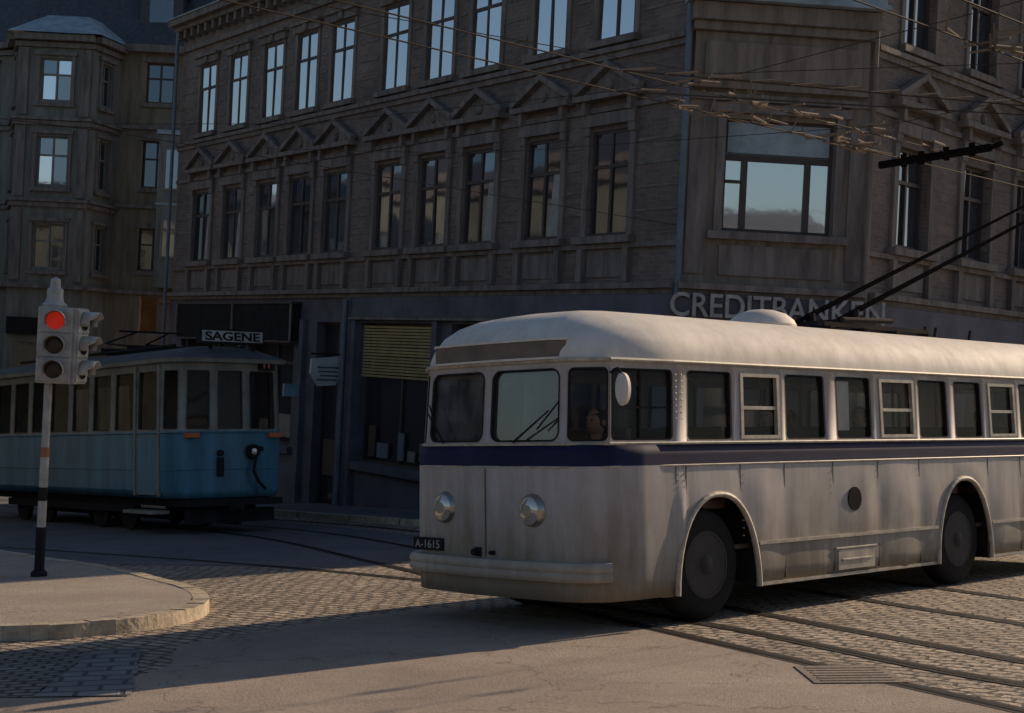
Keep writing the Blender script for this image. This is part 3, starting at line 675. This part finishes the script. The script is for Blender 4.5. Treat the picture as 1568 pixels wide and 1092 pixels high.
o=U.obj('upper_body',[M_paint,M_roofp],BUS,smooth=True,recalc=False,angle=50);sd=o.modifiers.new('s','SOLIDIFY');sd.thickness=.02;sd.offset=0
FP.obj('window_surrounds',[M_paint,M_black],BUS,recalc=False);GL.obj('windows',[G_bus,G_ws],BUS,recalc=False);cars.obj('sliding_window_frames',[M_cream,M_black],BUS,recalc=True)
def ringpts(z,iy,ix,off=0,src=None,closed=True):
    pts=[]
    for p in (src or [q for q,_ in up]):
        xx,yy=inset(p,iy-off,ix-off);pts.append((xx,yy,z))
    return pts+([pts[0]] if closed else [])
g=Ms();g.tube(I,ringpts(2.335,.03,.055,.025),.018);g.obj('gutter',M_cream,BUS,smooth=True)
g=Ms();g.tube(I,ringpts(1.612,0,0,.014),.014,6);g.tube(I,ringpts(1.415,0,0,.016),.009,6);g.obj('belt_mouldings',M_cream,BUS,smooth=True)
g=Ms()
for x in (1.6,2.9,4.2,5.5,6.8,8.1):
    pts=[inset((x,0),iy,ix)+(z+.002,) for z,iy,ix in lev[3:]]
    pts=[(x,p[1],p[2]) for p in pts];pts+= [(x,2.5-p[1],p[2]) for p in reversed(pts)]
    g.tube(I,pts,.006,6)
g.obj('roof_joint_strips',M_roofp,BUS)
g=Ms()
for a,b in ((2.25,5.47),(6.66,LEN-.6)):
    for y,s in ((-.026,-1),(2.526,1)): g.box(I,a,b,y-.016,y+.016,.655,.685)
    for y in (.0,2.5): g.box(I,a,b,y-.014,y+.014,.27,.30)
for c,r,t in (archF,archR):
    for y in (-.02,2.52):
        pts=[]
        for k in range(25):
            u=-1+2*k/24;u=math.sin(u*math.pi/2);x=c+u*(r+.012);z=.27+(t-.255)*(1-abs(u)**2.3)**.5 if abs(u)<1 else .27
            pts.append((x,y,z))
        g.tube(I,pts,.028,8)
g.obj('rub_rails_and_arch_lips',M_cream,BUS,smooth=True)
g=Ms()
for x in (1.07,1.21,2.0,2.69,3.51,4.33,5.14,6.63,7.4,8.2):
    g.box(I,x-.007,x+.007,-.014,.01,.32 if not(1.0<x<2.3) else (zbot(x)+.03),1.405)
g.obj('panel_seams',mat('dark_seam',(.13,.11,.10),.8),BUS)  # thin strips in a darker tone mark the panel joints
g=Ms()
for x in (1.10,1.18):
    z=.40
    while z<2.25:
        if z>zbot(x)+.03 and not(1.4<z<1.64): g.cyl(I,(x,.0,z),(x,-.02 if z<1.4 else -.002,z),.011,.006,6)
        z+=.055
for x in (1.96,2.69,3.51,4.33,5.87,6.63,7.41):
    z=1.66
    while z<2.3: g.cyl(I,(x,.02,z),(x,.002+.025*(z-1.62)/.65,z),.010,.006,6);z+=.06
for x in (4.30,3.47,5.10,2.04):
    z=.75
    while z<1.38: g.cyl(I,(x,.0,z),(x,-.018,z),.007,.005,5);z+=.07
g.obj('rivets',M_cream,BUS)
g=Ms();g.lathe(I,(3.87,.0,1.03),(0,-1,0),[(0,.12),(.030,.12),(.032,.117),(.032,.001)],28);g.obj('emblem',mat('emblem_dark',(.035,.03,.026),.9,spec=.05),BUS)
g=Ms();g.box(I,3.56,4.22,-.026,.0,.33,.53);g.box(I,3.52,4.26,-.032,.0,.535,.555);g.box(I,3.62,4.16,-.036,-.026,.42,.44);g.obj('side_hatch',M_cream,BUS,bevel=.004)
fv=[Vector(p) for p in front[1:-1]]
g=Ms()
prof=[(.0,.44),(.085,.445),(.11,.475),(.11,.505),(.095,.525),(.11,.545),(.11,.575),(.085,.605),(.0,.61)]
rows=[]
cen=Vector((2.0,1.25))
dense=[Vector(p) for p in bez([tuple(p) for p in fv],4)]
for i,p in enumerate(dense):
    a=dense[max(0,i-1)];b=dense[min(len(dense)-1,i+1)];t_=(b-a).normalized();nn=Vector((-t_.y,t_.x))
    if nn.dot(p-cen)<0: nn=-nn
    rows.append([Vector((p.x+nn.x*d,p.y+nn.y*d,z)) for d,z in prof])
for r_ in rows:
    for v in r_: g.v.append(v);g.uv.append((v.y,v.z))
m_=len(prof)
for i in range(len(rows)-1):
    for k in range(m_): g.f.append((i*m_+k,(i+1)*m_+k,(i+1)*m_+(k+1)%m_,i*m_+(k+1)%m_));g.mi.append(0)
g.f.append(tuple(range(m_)));g.mi.append(0);g.f.append(tuple((len(rows)-1)*m_+k for k in range(m_)));g.mi.append(0)
g.obj('front_bumper',buspaint('bumper_paint',(.58,.54,.50),(.34,.29,.24)),BUS,smooth=True)
g=Ms();g.box(I,-.062,-.03,1.246,1.254,.62,1.40);g.obj('front_centre_seam',M_grey,BUS)
for y in (.70,1.83):
    g=Ms();g.lathe(I,(.03,y,1.04),(-1,0,0),[(0,.155),(.03,.15),(.075,.135),(.09,.12)],28,0);g.lathe(I,(.03,y,1.04),(-1,0,0),[(.085,.122),(.105,.09),(.115,.04),(.117,.001)],28,1)
    g.lathe(I,(.03,y,1.04),(-1,0,0),[(.088,.055),(.118,.05),(.121,.001)],16,2)
    g.obj('headlight',[M_chrome,G_lens,mat('lamp_bulb_shield',(.45,.40,.32),.5)],BUS,smooth=True)
g=Ms();g.box(I,-.03,.02,1.86,2.27,.64,.755);o=g.obj('number_plate',M_black,BUS,bevel=.004)
mm=Matrix(((0,0,-1,-.032),(-1,0,0,2.24),(0,1,0,.662),(0,0,0,1)));text('plate_digits','A-1615',.105,.002,M_curt,BUS,mm,width=.34)
g=Ms();g.cyl(I,(-.05,1.35,.66),(-.12,1.35,.66),.035,.03);g.cyl(I,(-.05,1.15,.66),(-.1,1.15,.66),.02);g.box(I,-.06,-.04,1.31,1.39,.62,.70);g.obj('tow_fittings',M_black,BUS)
g=Ms();vp=[(.11,.40),(.03,.50),(-.01,.9),(-.02,1.25),(-.01,1.6),(.03,2.0),(.11,2.10)]
for (a,b) in zip(vp[:-1],vp[1:]):
    for (z0,z1,ex,mi) in ((2.365,2.51,.0,0),(2.345,2.365,-.015,1),(2.51,2.53,-.015,1)):
        bb=len(g.v)
        for z in (z0,z1):
            for (x,y) in ((a[0]+ex,a[1]),(b[0]+ex,b[1]),(b[0]+.2,b[1]),(a[0]+.2,a[1])): g.v.append(Vector((x,y,z)));g.uv.append((y,z))
        for f in ((0,3,2,1),(4,5,6,7),(0,1,5,4),(1,2,6,5),(2,3,7,6),(3,0,4,7)): g.f.append(tuple(bb+i for i in f));g.mi.append(mi)
g.obj('destination_box',[M_grey,M_roofp],BUS)
g=Ms()
g.cyl(I,(-.045,.90,1.63),(-.045,.46,1.90),.011,.007,6);g.cyl(I,(-.03,.62,1.74),(-.015,.36,1.98),.008,n=6)
g.cyl(I,(-.045,1.82,1.63),(-.035,2.04,1.90),.011,.007,6);g.cyl(I,(-.03,1.93,1.74),(.0,2.06,1.98),.008,n=6)
g.obj('wipers',M_black,BUS)
g=Ms();g.tube(I,[(.30,.05,2.22),(.22,-.10,2.25),(.20,-.16,2.20),(.20,-.16,1.95)],.010);g.obj('mirror_arm',M_black,BUS)
g=Ms();g.lathe(I,(.22,-.16,2.07),(-1,0,0),[(-.03,.03),(-.02,.07),(.02,.075),(.035,.06),(.04,.001)],20);o=g.obj('mirror',M_roofp,BUS,smooth=True)
for v in o.data.vertices: v.co.z=2.07+(v.co.z-2.07)*1.9
g=Ms();g.lathe(I,(4.1,1.25,2.83),(0,0,1),[(0,.42),(.05,.43),(.10,.40),(.17,.30),(.21,.16),(.225,.001)],28);o=g.obj('roof_ventilator',M_roofp,BUS,smooth=True)
for v in o.data.vertices: v.co.y=1.25+(v.co.y-1.25)*.8
g=Ms();g.box(I,4.7,6.9,.85,.93,2.88,2.93);g.box(I,4.7,6.9,1.57,1.65,2.88,2.93)
for x in (4.75,5.4,6.1,6.8): g.box(I,x,x+.08,.80,1.70,2.84,2.88)
g.box(I,5.2,5.9,.95,1.55,2.931,2.99);g.cyl(I,(5.45,.95,2.98),(5.45,.95,3.10),.06);g.cyl(I,(5.45,1.55,2.98),(5.45,1.55,3.10),.06)
for y in (.75,1.75): g.tube(I,[(4.9,y,2.95),(5.9,y,2.98)],.03)
for x in (7.2,7.45,8.3): g.cyl(I,(x,1.1,2.85),(x+.05,1.1,3.0),.02)
g.obj('trolley_base',M_black,BUS)
g=Ms()
for y in (.95,1.55): g.cyl(I,(5.45,y,3.08),(11.5,y,5.17),.032,.016);g.cyl(I,(11.5,y,5.17),(11.7,y,5.2),.035);g.cyl(I,(5.15,y,2.98),(6.1,y,3.3),.03,n=8)
g.obj('trolley_poles',M_pole,BUS)
g=Ms();g.box(I,.4,LEN-.3,.1,2.4,.62,.66);g.box(I,.9,LEN-.4,.16,2.34,2.32,2.36)
g.box(I,1.1,1.16,.12,.9,.66,1.55);g.box(I,1.1,1.16,1.5,1.7,.66,2.3);g.box(I,.12,.4,.35,2.15,.66,1.5)
for x in (2.3,4.0,5.7,7.2): g.cyl(I,(x,.95,.66),(x,.95,2.32),.018);g.cyl(I,(x,1.55,.66),(x,1.55,2.32),.018)
g.box(I,LEN-.45,LEN-.4,.2,2.3,.66,1.7)
g.obj('interior',M_inner,BUS)
g=Ms()
x=1.5
while x<9.0:
    for y0 in (.14,1.6):
        g.box(I,x,x+.42,y0,y0+.78,1.0,1.1);g.box(I,x+.40,x+.48,y0,y0+.78,1.0,1.76)
    x+=.85
g.box(I,.82,.90,.35,.85,1.0,1.75);g.box(I,.45,.85,.35,.85,.95,1.05)
g.obj('seats',M_seat,BUS,bevel=.02)
g=Ms();g.lathe(I,(.36,.60,1.55),(.5,0,1),[(0,.20),(.012,.212),(.024,.20),(.012,.188),(0,.20)],24);g.cyl(I,(.36,.60,1.56),(.2,.60,1.2),.02);g.box(I,.2,.55,.59,.61,1.545,1.56);g.obj('steering_wheel',M_black,BUS)
g=Ms();g.box(I,3.66,3.96,.08,.09,1.72,2.22);g.obj('window_poster',M_white,BUS)
for X in (1.564,6.042):
    wheel(BUS,X,.06,-1);wheel(BUS,X,2.44,1)
g=Ms()
for X in (1.66,6.07):
    for a,b in ((.36,.38),(2.12,2.14)): g.box(I,X-.6,X+.6,a,b,.35,1.2)
    g.box(I,X-.6,X+.6,.03,.36,1.19,1.21);g.box(I,X-.6,X+.6,2.14,2.47,1.19,1.21)
    g.box(I,X-.62,X-.60,.03,2.47,.45,1.2);g.box(I,X+.60,X+.62,.03,2.47,.30,1.2)
    g.cyl(I,(X-.1,.2,.5),(X-.1,2.3,.5),.08)
g.box(I,2.3,5.4,.3,2.2,.35,.6);g.box(I,6.8,9.3,.3,2.2,.4,.6);g.box(I,.3,1.0,.5,2.0,.35,.5)
g.box(I,6.70,6.72,.02,.34,.26,.62)
g.obj('chassis',M_black,BUS)
# seated people (skinned skeletons)
M_skin=mat('skin',(.48,.30,.22),.6,var=.1)
def person(X,Y,zs,coat,hair,name,arms=.25,lean=0):
    P=empty(name,BM.copy())
    V=[(X+.06,Y,zs+.10),(X+.08,Y,zs+.34),(X+.08-lean,Y,zs+.54),(X+.06-lean,Y,zs+.63),
       (X+.08-lean,Y-.17,zs+.53),(X-.02,Y-.22,zs+.29),(X-arms,Y-.13,zs+.33),
       (X+.08-lean,Y+.17,zs+.53),(X-.02,Y+.22,zs+.29),(X-arms,Y+.13,zs+.33),
       (X,Y-.10,zs+.08),(X-.36,Y-.10,zs+.09),(X-.38,Y-.10,zs-.36),(X,Y+.10,zs+.08),(X-.36,Y+.10,zs+.09),(X-.38,Y+.10,zs-.36)]
    E_=[(0,1),(1,2),(2,3),(2,4),(4,5),(5,6),(2,7),(7,8),(8,9),(0,10),(10,11),(11,12),(0,13),(13,14),(14,15)]
    rr=[.15,.145,.12,.055,.075,.052,.036,.075,.052,.036,.09,.07,.045,.09,.07,.045]
    me=bpy.data.meshes.new('clothed_body');me.from_pydata(V,E_,[]);o=bpy.data.objects.new('clothed_body',me);sc.collection.objects.link(o);o.parent=P
    s=o.modifiers.new('skin','SKIN')
    sv=me.skin_vertices[0].data if me.skin_vertices else None
    if sv is None:
        bpy.context.view_layer.objects.active=o;o.select_set(True);bpy.ops.mesh.customdata_skin_add();o.select_set(False);sv=me.skin_vertices[0].data
    for v,r_ in zip(sv,rr): v.radius=(r_,r_)
    sv[0].use_root=True;s.use_smooth_shade=True
    o.modifiers.new('sub','SUBSURF').render_levels=1
    me.materials.append(coat)
    h=Ms();c=Vector((X+.045-lean,Y,zs+.755))
    pr=[(-.125,.001),(-.118,.035),(-.095,.058),(-.05,.074),(0,.081),(.05,.078),(.09,.058),(.115,.03),(.122,.001)]
    h.lathe(I,c,(0,0,1),pr,20)
    for v in h.v: v.x=c.x+(v.x-c.x)*1.18
    h.cyl(I,(c.x-.088,Y,c.z+.02),(c.x-.112,Y,c.z-.018),.008,.014,8)
    for sg in (-1,1): h.lathe(I,(c.x+.01,Y+sg*.076,c.z-.005),(0,sg,0),[(0,.026),(.012,.024),(.016,.001)],10)
    h.cyl(I,(c.x+.005,Y,c.z-.16),(c.x,Y,c.z-.07),.05,.052,14)
    for sg in (-1,1):
        h.lathe(I,(X-arms-.04,Y+sg*.13,zs+.335),(-1,0,0),[(-.04,.02),(0,.036),(.05,.03)],8)
        for q in range(4): h.cyl(I,(X-arms-.08,Y+sg*.13+(q-1.5)*.017,zs+.34),(X-arms-.145+abs(q-1.5)*.012,Y+sg*.13+(q-1.5)*.018,zs+.315),.009,.007,6)
        h.cyl(I,(X-arms-.04,Y+sg*.10,zs+.34),(X-arms-.10,Y+sg*.085,zs+.335),.010,.008,6)
    h.obj('head_and_hands',M_skin,P,smooth=True)
    k=Ms();k.lathe(I,(c.x+.018,Y,c.z+.0),(-.0,0,1),[(-.06,.070),(-.02,.086),(.03,.089),(.075,.075),(.11,.048),(.132,.001)],20)
    for v in k.v:
        v.x=c.x+.018+(v.x-c.x-.018)*1.2
        if v.x<c.x-.03: v.z=max(v.z,c.z+.06)
    k.obj('hair_or_cap',hair,P,smooth=True)
    for sg in (-1,1):
        e=Ms();e.lathe(I,(c.x-.088,Y+sg*.030,c.z+.022),(-1,0,0),[(-.004,.010),(.004,.008),(.006,.001)],8);e.obj('eye',hair,P)
    e=Ms();e.box(I,c.x-.090,c.x-.080,Y-.022,Y+.022,c.z-.058,c.z-.050);e.obj('mouth',mat('lips',(.3,.12,.10),.6),P)
coatA=mat('dark_coat',(.05,.05,.06),.9);coatB=mat('brown_coat',(.13,.09,.06),.9);hairA=mat('dark_hair',(.03,.02,.015),.7);capA=mat('uniform_cap',(.03,.035,.06),.7);hat=mat('grey_hat',(.2,.19,.18),.8)
person(.66,.60,1.05,coatA,capA,'bus_driver',arms=.20)
person(3.05,.45,1.10,coatB,hairA,'passenger');person(4.75,.5,1.10,coatA,hat,'passenger');person(7.3,.45,1.10,coatB,hairA,'passenger');person(5.6,2.0,1.10,coatA,hairA,'passenger')
# ================================================================== TRAM
TM=frame2(-4.22,28.2,-.64,.77);TR=empty('tram',TM);W=2.4
L=10.6
winL=[(.72,1.5),(1.7,2.5),(2.7,3.5),(3.7,4.5),(4.7,5.6),(5.8,6.6),(6.8,7.6),(7.8,8.6),(8.9,9.9)]
ringT=[((L-.3,0),None)]+[((p,0.),f) for a,b in reversed(winL) for p,f in ((b,'w'),(a,None))]
ringT+=[((.5,.0),'w'),((.16,.16),None),((.11,.27),'w'),((.03,.88),None),((.02,1.0),'w'),((.02,1.56),None),((.03,1.68),'w'),((.11,2.15),None),((.16,2.25),'w'),((.5,2.4),None)]
ringT+=[((p,2.4),f) for a,b in winL for p,f in ((a,'w'),(b,None))]+[((L-.3,2.4),None),((L,2.0),None),((L,.4),None)]
lev=[(.66,.10,.0),(.80,.02,0),(1.55,0,0),(1.84,0,0),(1.90,0,0),(3.02,.03,.02),(3.14,.03,.02),(3.15,-.06,-.12),(3.21,-.07,-.14),(3.30,.12,.05),(3.42,.45,.3),(3.47,.8,.6),(3.48,1.1,1.0)]
mis=[0,0,0,1,1,1,1,1,2,2,2,2]
S=Ms();GT=Ms();PT=Ms();n=len(ringT);nl=len(lev)
def insT(p,iy,ix):
    x,y=p;c=W/2;y=c+(y-c)*(1-iy/c)
    x=x+ix*(1-x/(L/2)) ;return x,y
for p,f in ringT:
    for z,iy,ix in lev:
        xx,yy=insT(p,iy,ix);S.v.append(Vector((xx,yy,z)));S.uv.append((xx,z))
for i in range(n):
    j=(i+1)%n
    for k in range(nl-1):
        a,b,c,d=i*nl+k,j*nl+k,j*nl+k+1,i*nl+k+1
        if k==4 and ringT[i][1]:
            A_,B_,C_,D_=S.v[a],S.v[b],S.v[c],S.v[d];nr=(B_-A_).cross(D_-A_).normalized()
            if nr.dot((A_+C_)/2-Vector((5,1.2,2.4)))<0: nr=-nr
            frame_plate(PT,GT,A_,B_,C_,D_,.03,.03,nr);continue
        S.f.append((a,b,c,d));S.mi.append(mis[k])
S.f.append(tuple(i*nl+nl-1 for i in range(n)));S.mi.append(2)
o=S.obj('body',[M_tblue,M_tcream,M_troof],TR,recalc=False,smooth=True,angle=25);sd=o.modifiers.new('s','SOLIDIFY');sd.thickness=.02;sd.offset=0
PT.obj('window_surrounds',[M_tcream,M_frame],TR,recalc=False);GT.obj('windows',[G_bus],TR,recalc=False)
g=Ms();src=[p for p,_ in ringT]
def rT(z,off):
    pts=[]
    for p in src: xx,yy=insT(p,-off,-off);pts.append((xx,yy,z))
    return pts+[pts[0]]
g.tube(I,rT(1.86,.015),.022,6);g.tube(I,rT(1.18,.008),.012,6);g.obj('belt_mouldings',M_tblue,TR)
g=Ms();g.box(I,.3,L-.3,.3,2.1,.5,.66);g.box(I,.7,4.2,.35,.45,.28,.5)
for X in (2.6,3.9,6.6,7.9):
    for y in (.35,1.95): g.lathe(I,(X,y,.36),(0,1,0),[(0,.34),(.1,.36),(.11,.1),(.11,.001)],20)
g.box(I,2.1,8.4,.25,.35,.35,.5);g.box(I,2.1,8.4,2.1,2.2,.35,.5)
g.box(I,-.12,.6,.25,2.15,.52,.64);g.box(I,.1,.3,.3,2.05,.2,.45);g.box(I,-.14,.2,1.07,1.32,.42,.56);g.cyl(I,(-.3,1.2,.5),(.2,1.2,.5),.06)
g.box(I,1.0,L-1,.5,.6,.1,.3)
g.obj('bogies_and_fender',M_black,TR)
g=Ms()
g.box(I,.4,L-.3,.1,2.3,.9,.94);g.box(I,1.55,1.6,.1,2.3,.94,3.1);
x=2
while x<9: g.box(I,x,x+.4,.2,2.2,1.3,1.4);g.box(I,x+.4,x+.46,.2,2.2,1.3,1.95);x+=.9
g.box(I,.35,.7,.85,1.4,.94,1.9)
g.obj('interior',M_inner,TR)
g=Ms()
for y in (.33,2.05): g.box(I,-.03,.12,y-.13,y+.13,1.76,1.85)
g.obj('marker_lamps',M_orange,TR,bevel=.01)
g=Ms();g.lathe(I,(.03,.83,1.5),(-1,0,0),[(0,.13),(.08,.14),(.12,.12),(.12,.001)],20,0);g.lathe(I,(.03,.83,1.5),(-1,0,0),[(.121,.06),(.13,.001)],20,1);g.cyl(I,(-.05,.66,1.55),(.05,.66,1.55),.05);g.cyl(I,(-.06,1.5,1.48),(.05,1.5,1.48),.06)
g.tube(I,[(-.04,.77,1.4),(-.10,.85,1.15),(-.12,.77,.95),(-.14,.67,.85),(-.10,.6,.8)],.03);g.box(I,-.05,.05,1.44,1.56,1.05,1.4)
g.obj('headlamp_and_hoses',[M_black,G_lens],TR,smooth=True)
g=Ms();g.box(I,.15,.28,.48,1.84,3.50,3.78);g.box(I,.3,.34,.6,.66,3.3,3.5);g.box(I,.3,.34,1.5,1.56,3.3,3.5);g.obj('route_board_frame',M_black,TR)
g=Ms();g.box(I,.135,.149,.53,1.79,3.54,3.74);g.obj('route_board',mat('board_white',(.42,.44,.44),.6,var=.2),TR)
mm=Matrix(((0,0,-1,.13),(-1,0,0,1.73),(0,1,0,3.565),(0,0,0,1)));text('route_board_text','SAGENE',.22,.003,M_black,TR,mm,width=1.14,bold=.006)
g=Ms();g.box(I,-.02,.1,.36,.66,3.02,3.22);g.obj('route_number_box',M_black,TR);
mm=Matrix(((0,0,-1,-.025),(-1,0,0,.60),(0,1,0,3.06),(0,0,0,1)));text('route_number','11',.15,.003,M_orange,TR,mm,width=.13,bold=.004)
g=Ms()
for x in (3.0,4.2): g.box(I,x,x+.06,.5,1.9,3.48,3.62)
g.tube(I,[(1.0,.5,3.5),(8.5,.5,3.52)],.03);g.tube(I,[(1.0,1.9,3.5),(8.5,1.9,3.52)],.03)
g.tube(I,[(3.05,.6,3.6),(4.6,.75,3.75),(3.4,.85,3.9)],.02);g.tube(I,[(3.05,1.8,3.6),(4.6,1.65,3.75),(3.4,1.55,3.9)],.02);g.tube(I,[(3.4,.5,3.92),(3.4,1.9,3.92)],.02)
g.obj('pantograph',M_black,TR)
g=Ms()
for x in (.62,1.58): g.box(I,x-.04,x+.04,2.385,2.435,.7,3.1)
g.box(I,.75,1.5,2.412,2.418,.72,1.82,);g.box(I,.5,1.7,2.25,2.6,.38,.44)
g.obj('platform_door',M_tcream,TR)
g=Ms();g.box(I,.68,1.53,2.42,2.425,.75,1.80);g.obj('platform_door_panel',M_tblue,TR)
# ================================================================== TRAFFIC LIGHT
TL=empty('traffic_light',G@Matrix.Translation((-5.54,17.4,.12))@(G.to_3x3().inverted().to_4x4())@Matrix.Scale(.93,4))
g=Ms()
bands_=[(0,.62,0,.062),(.62,.95,1,.055),(.95,1.12,0,.055),(1.12,1.5,1,.055),(1.5,1.62,2,.055),(1.62,2.40,1,.05),(2.40,3.40,1,.045)]
for a,b,mi,r_ in bands_: g.cyl(I,(0,0,a),(0,0,b),r_,r_,16,mi)
g.lathe(I,(0,0,0),(0,0,1),[(0,.10),(.05,.10),(.08,.07)],16,0)
g.obj('pole',[M_black,M_tl,mat('pole_band',(.35,.16,.06),.6)],TL,smooth=True)
g=Ms();g.lathe(I,(0.03,0,3.38),(0,0,1),[(0,.15),(.03,.16),(.06,.12),(.12,.10),(.22,.10),(.25,.065),(.35,.06),(.38,.001)],20);g.obj('finial',M_tl,TL,smooth=True)
m_off,nt_,p_=newmat('dark_lens');p_.inputs['Base Color'].default_value=(.015,.015,.015,1);p_.inputs['Roughness'].default_value=.25
m_red,nt_,p_=newmat('red_signal');p_.inputs['Base Color'].default_value=(.5,.03,.015,1);p_.inputs['Emission Color'].default_value=(.85,.03,.012,1);p_.inputs['Emission Strength'].default_value=.22
SP=.305
def head(rot,cx,cy,lit,w=.40):
    T_=lambda a,b,c:(cx+a*math.cos(rot)-b*math.sin(rot),cy+a*math.sin(rot)+b*math.cos(rot),c)
    H=Ms();H.box(T_,-w/2,w/2,-.07,.16,2.60-.17,2.60+2*SP+.17)
    for k in range(3): zc=2.60+SP*k;H.box(T_,-w/2+.01,w/2-.01,-.09,-.07,zc-.145,zc+.145)
    o=H.obj('signal_housing',M_tl,TL,bevel=.03)
    H=Ms()
    for k in range(3):
        zc=2.60+SP*k;col=1 if (lit and k==2) else 0
        H.lathe(T_,(0,-.091,zc),(0,-1,0),[(0,.108),(.012,.105),(.02,.06),(.022,.001)],20,col)
    H.obj('lenses',[m_off,m_red],TL,smooth=True)
    H=Ms()
    for k in range(3):
        zc=2.60+SP*k;b=len(H.v);K=14
        for q in range(K+1):
            a=R(-25+230*q/K);ln=.20 if 20<-25+230*q/K<160 else .12
            for dd,rr in ((-.09,.125),(-.09-ln,.122)):
                H.v.append(Vector(T_(rr*math.cos(a),dd,zc+rr*math.sin(a))));H.uv.append((0,0))
        for q in range(K): H.f.append((b+2*q,b+2*q+1,b+2*q+3,b+2*q+2));H.mi.append(0)
    o=H.obj('visors',M_tl,TL,smooth=True,recalc=False);s=o.modifiers.new('s','SOLIDIFY');s.thickness=.008
head(R(12),.10,-.14,True,.42)
head(R(82),.32,.04,False,.34)
g=Ms()
for z in (2.5,3.3): g.box(I,-.02,.30,-.05,.05,z,z+.05)
g.obj('brackets',M_black,TL)
# ================================================================== OVERHEAD WIRES
OW=empty('overhead_trolley_wires',BM.copy());g=Ms()
def wline(pts,r=.007): g.tube(I,pts,r,5)
for y in (.95,1.55): wline([(-14,y+.3,5.25),(1,y,5.2),(11.7,y,5.2),(40,y,5.2)],.008)
for y in (-1.86,-2.46): wline([(-14,y-.5,5.25),(0,y,5.2),(10,y,5.2),(40,y-.3,5.2)],.008)
wline([(1.5,.95,5.2),(8,-1.86,5.2)],.008);wline([(2.1,1.55,5.2),(9.5,-2.46,5.2)],.008)
for X in (3.2,6.6): wline([(X,-9,6.1),(X,-2.2,5.5),(X+.2,1.3,5.48),(X+.5,9,6.3),(X+1,16,7.5)],.005)
wline([(-12,6,6.2),(3.2,1.2,5.5),(14,-6,6.4)],.005)
wline([(-20,12,5.8),(0,8,5.5),(25,9.5,5.6)],.006)
g.obj('wires',M_wire,OW)
g=Ms()
def clutter(x0,x1,ya,yb,n):
    for k in range(n):
        x=random.uniform(x0,x1);y=random.choice((ya,yb))+random.uniform(-.04,.04);l=random.uniform(.15,.42);a=random.uniform(-.2,.2);z=5.2+random.uniform(-.03,.10)
        g.cyl(I,(x,y,z),(x+l,y+l*a,z+random.uniform(-.03,.05)),random.uniform(.009,.024),n=6)
        if k%3==0: g.cyl(I,(x,y,5.2),(x+random.uniform(-.1,.1),y+random.uniform(-.1,.1),5.2+random.uniform(.12,.26)),.010,n=6)
        if k%4==0: g.cyl(I,(x,y-.15,z+.05),(x+random.uniform(-.1,.1),y+.4,z+.06),.012,n=6)
clutter(2.4,7.4,.95,1.55,46);clutter(2.6,9.5,-1.86,-2.46,50)
for k in range(10):
    u=k/15;x=1.5+6.5*u;y=.95-2.8*u;g.cyl(I,(x,y,5.2),(x+.4,y-.1,5.27),.012,n=6)
g.obj('switch_fittings',mat('fitting_bronze',(.24,.18,.135),.8,spec=.2),OW)
g=Ms();g.cyl(I,(7.6,1.9,5.17),(7.6,.35,5.17),.05);g.cyl(I,(7.6,.35,5.17),(7.6,.2,5.2),.03)
for y in (.6,.95,1.3,1.55): g.cyl(I,(7.6,y,5.1),(7.6,y,5.26),.04)
g.obj('insulator_beam',M_pole,OW)
# ================================================================== CAMERA, LIGHT
cd=bpy.data.cameras.new('camera');cam=bpy.data.objects.new('camera',cd);sc.collection.objects.link(cam)
cd.sensor_fit='HORIZONTAL';cd.sensor_width=36;cd.lens=2270/1568*36;cd.clip_end=1000;cd.clip_start=.1
x_,y_,z_=camw((1,0,0)),camw((0,0,1)),camw((0,-1,0))
mw=Matrix((x_,y_,z_)).transposed().to_4x4();mw.translation=(0,0,CAMZ);cam.matrix_world=mw
sc.camera=cam
EL=R(24);sg_=(G.to_3x3()@Vector((.757,.653,0))).normalized();az=math.atan2(sg_.x,sg_.y)
sun=bpy.data.lights.new('sun','SUN');sun.energy=4.8;sun.angle=R(.5);sun.color=(1,.76,.52)
so=bpy.data.objects.new('sun',sun);sc.collection.objects.link(so)
sd=Vector((math.sin(az)*math.cos(EL),math.cos(az)*math.cos(EL),math.sin(EL)))
so.rotation_euler=sd.to_track_quat('Z','Y').to_euler();so.location=(20,20,30)
w=bpy.data.worlds.new('World');sc.world=w;w.use_nodes=True;nt=w.node_tree
sk=nt.nodes.new('ShaderNodeTexSky');sk.sky_type='NISHITA';sk.sun_disc=False;sk.sun_elevation=EL;sk.sun_rotation=az;sk.ozone_density=2.2;sk.air_density=1.1;sk.dust_density=1.3
nt.links.new(sk.outputs[0],nt.nodes['Background'].inputs[0]);nt.nodes['Background'].inputs[1].default_value=.08
sc.view_settings.view_transform='Standard';sc.view_settings.look='None';sc.view_settings.exposure=0
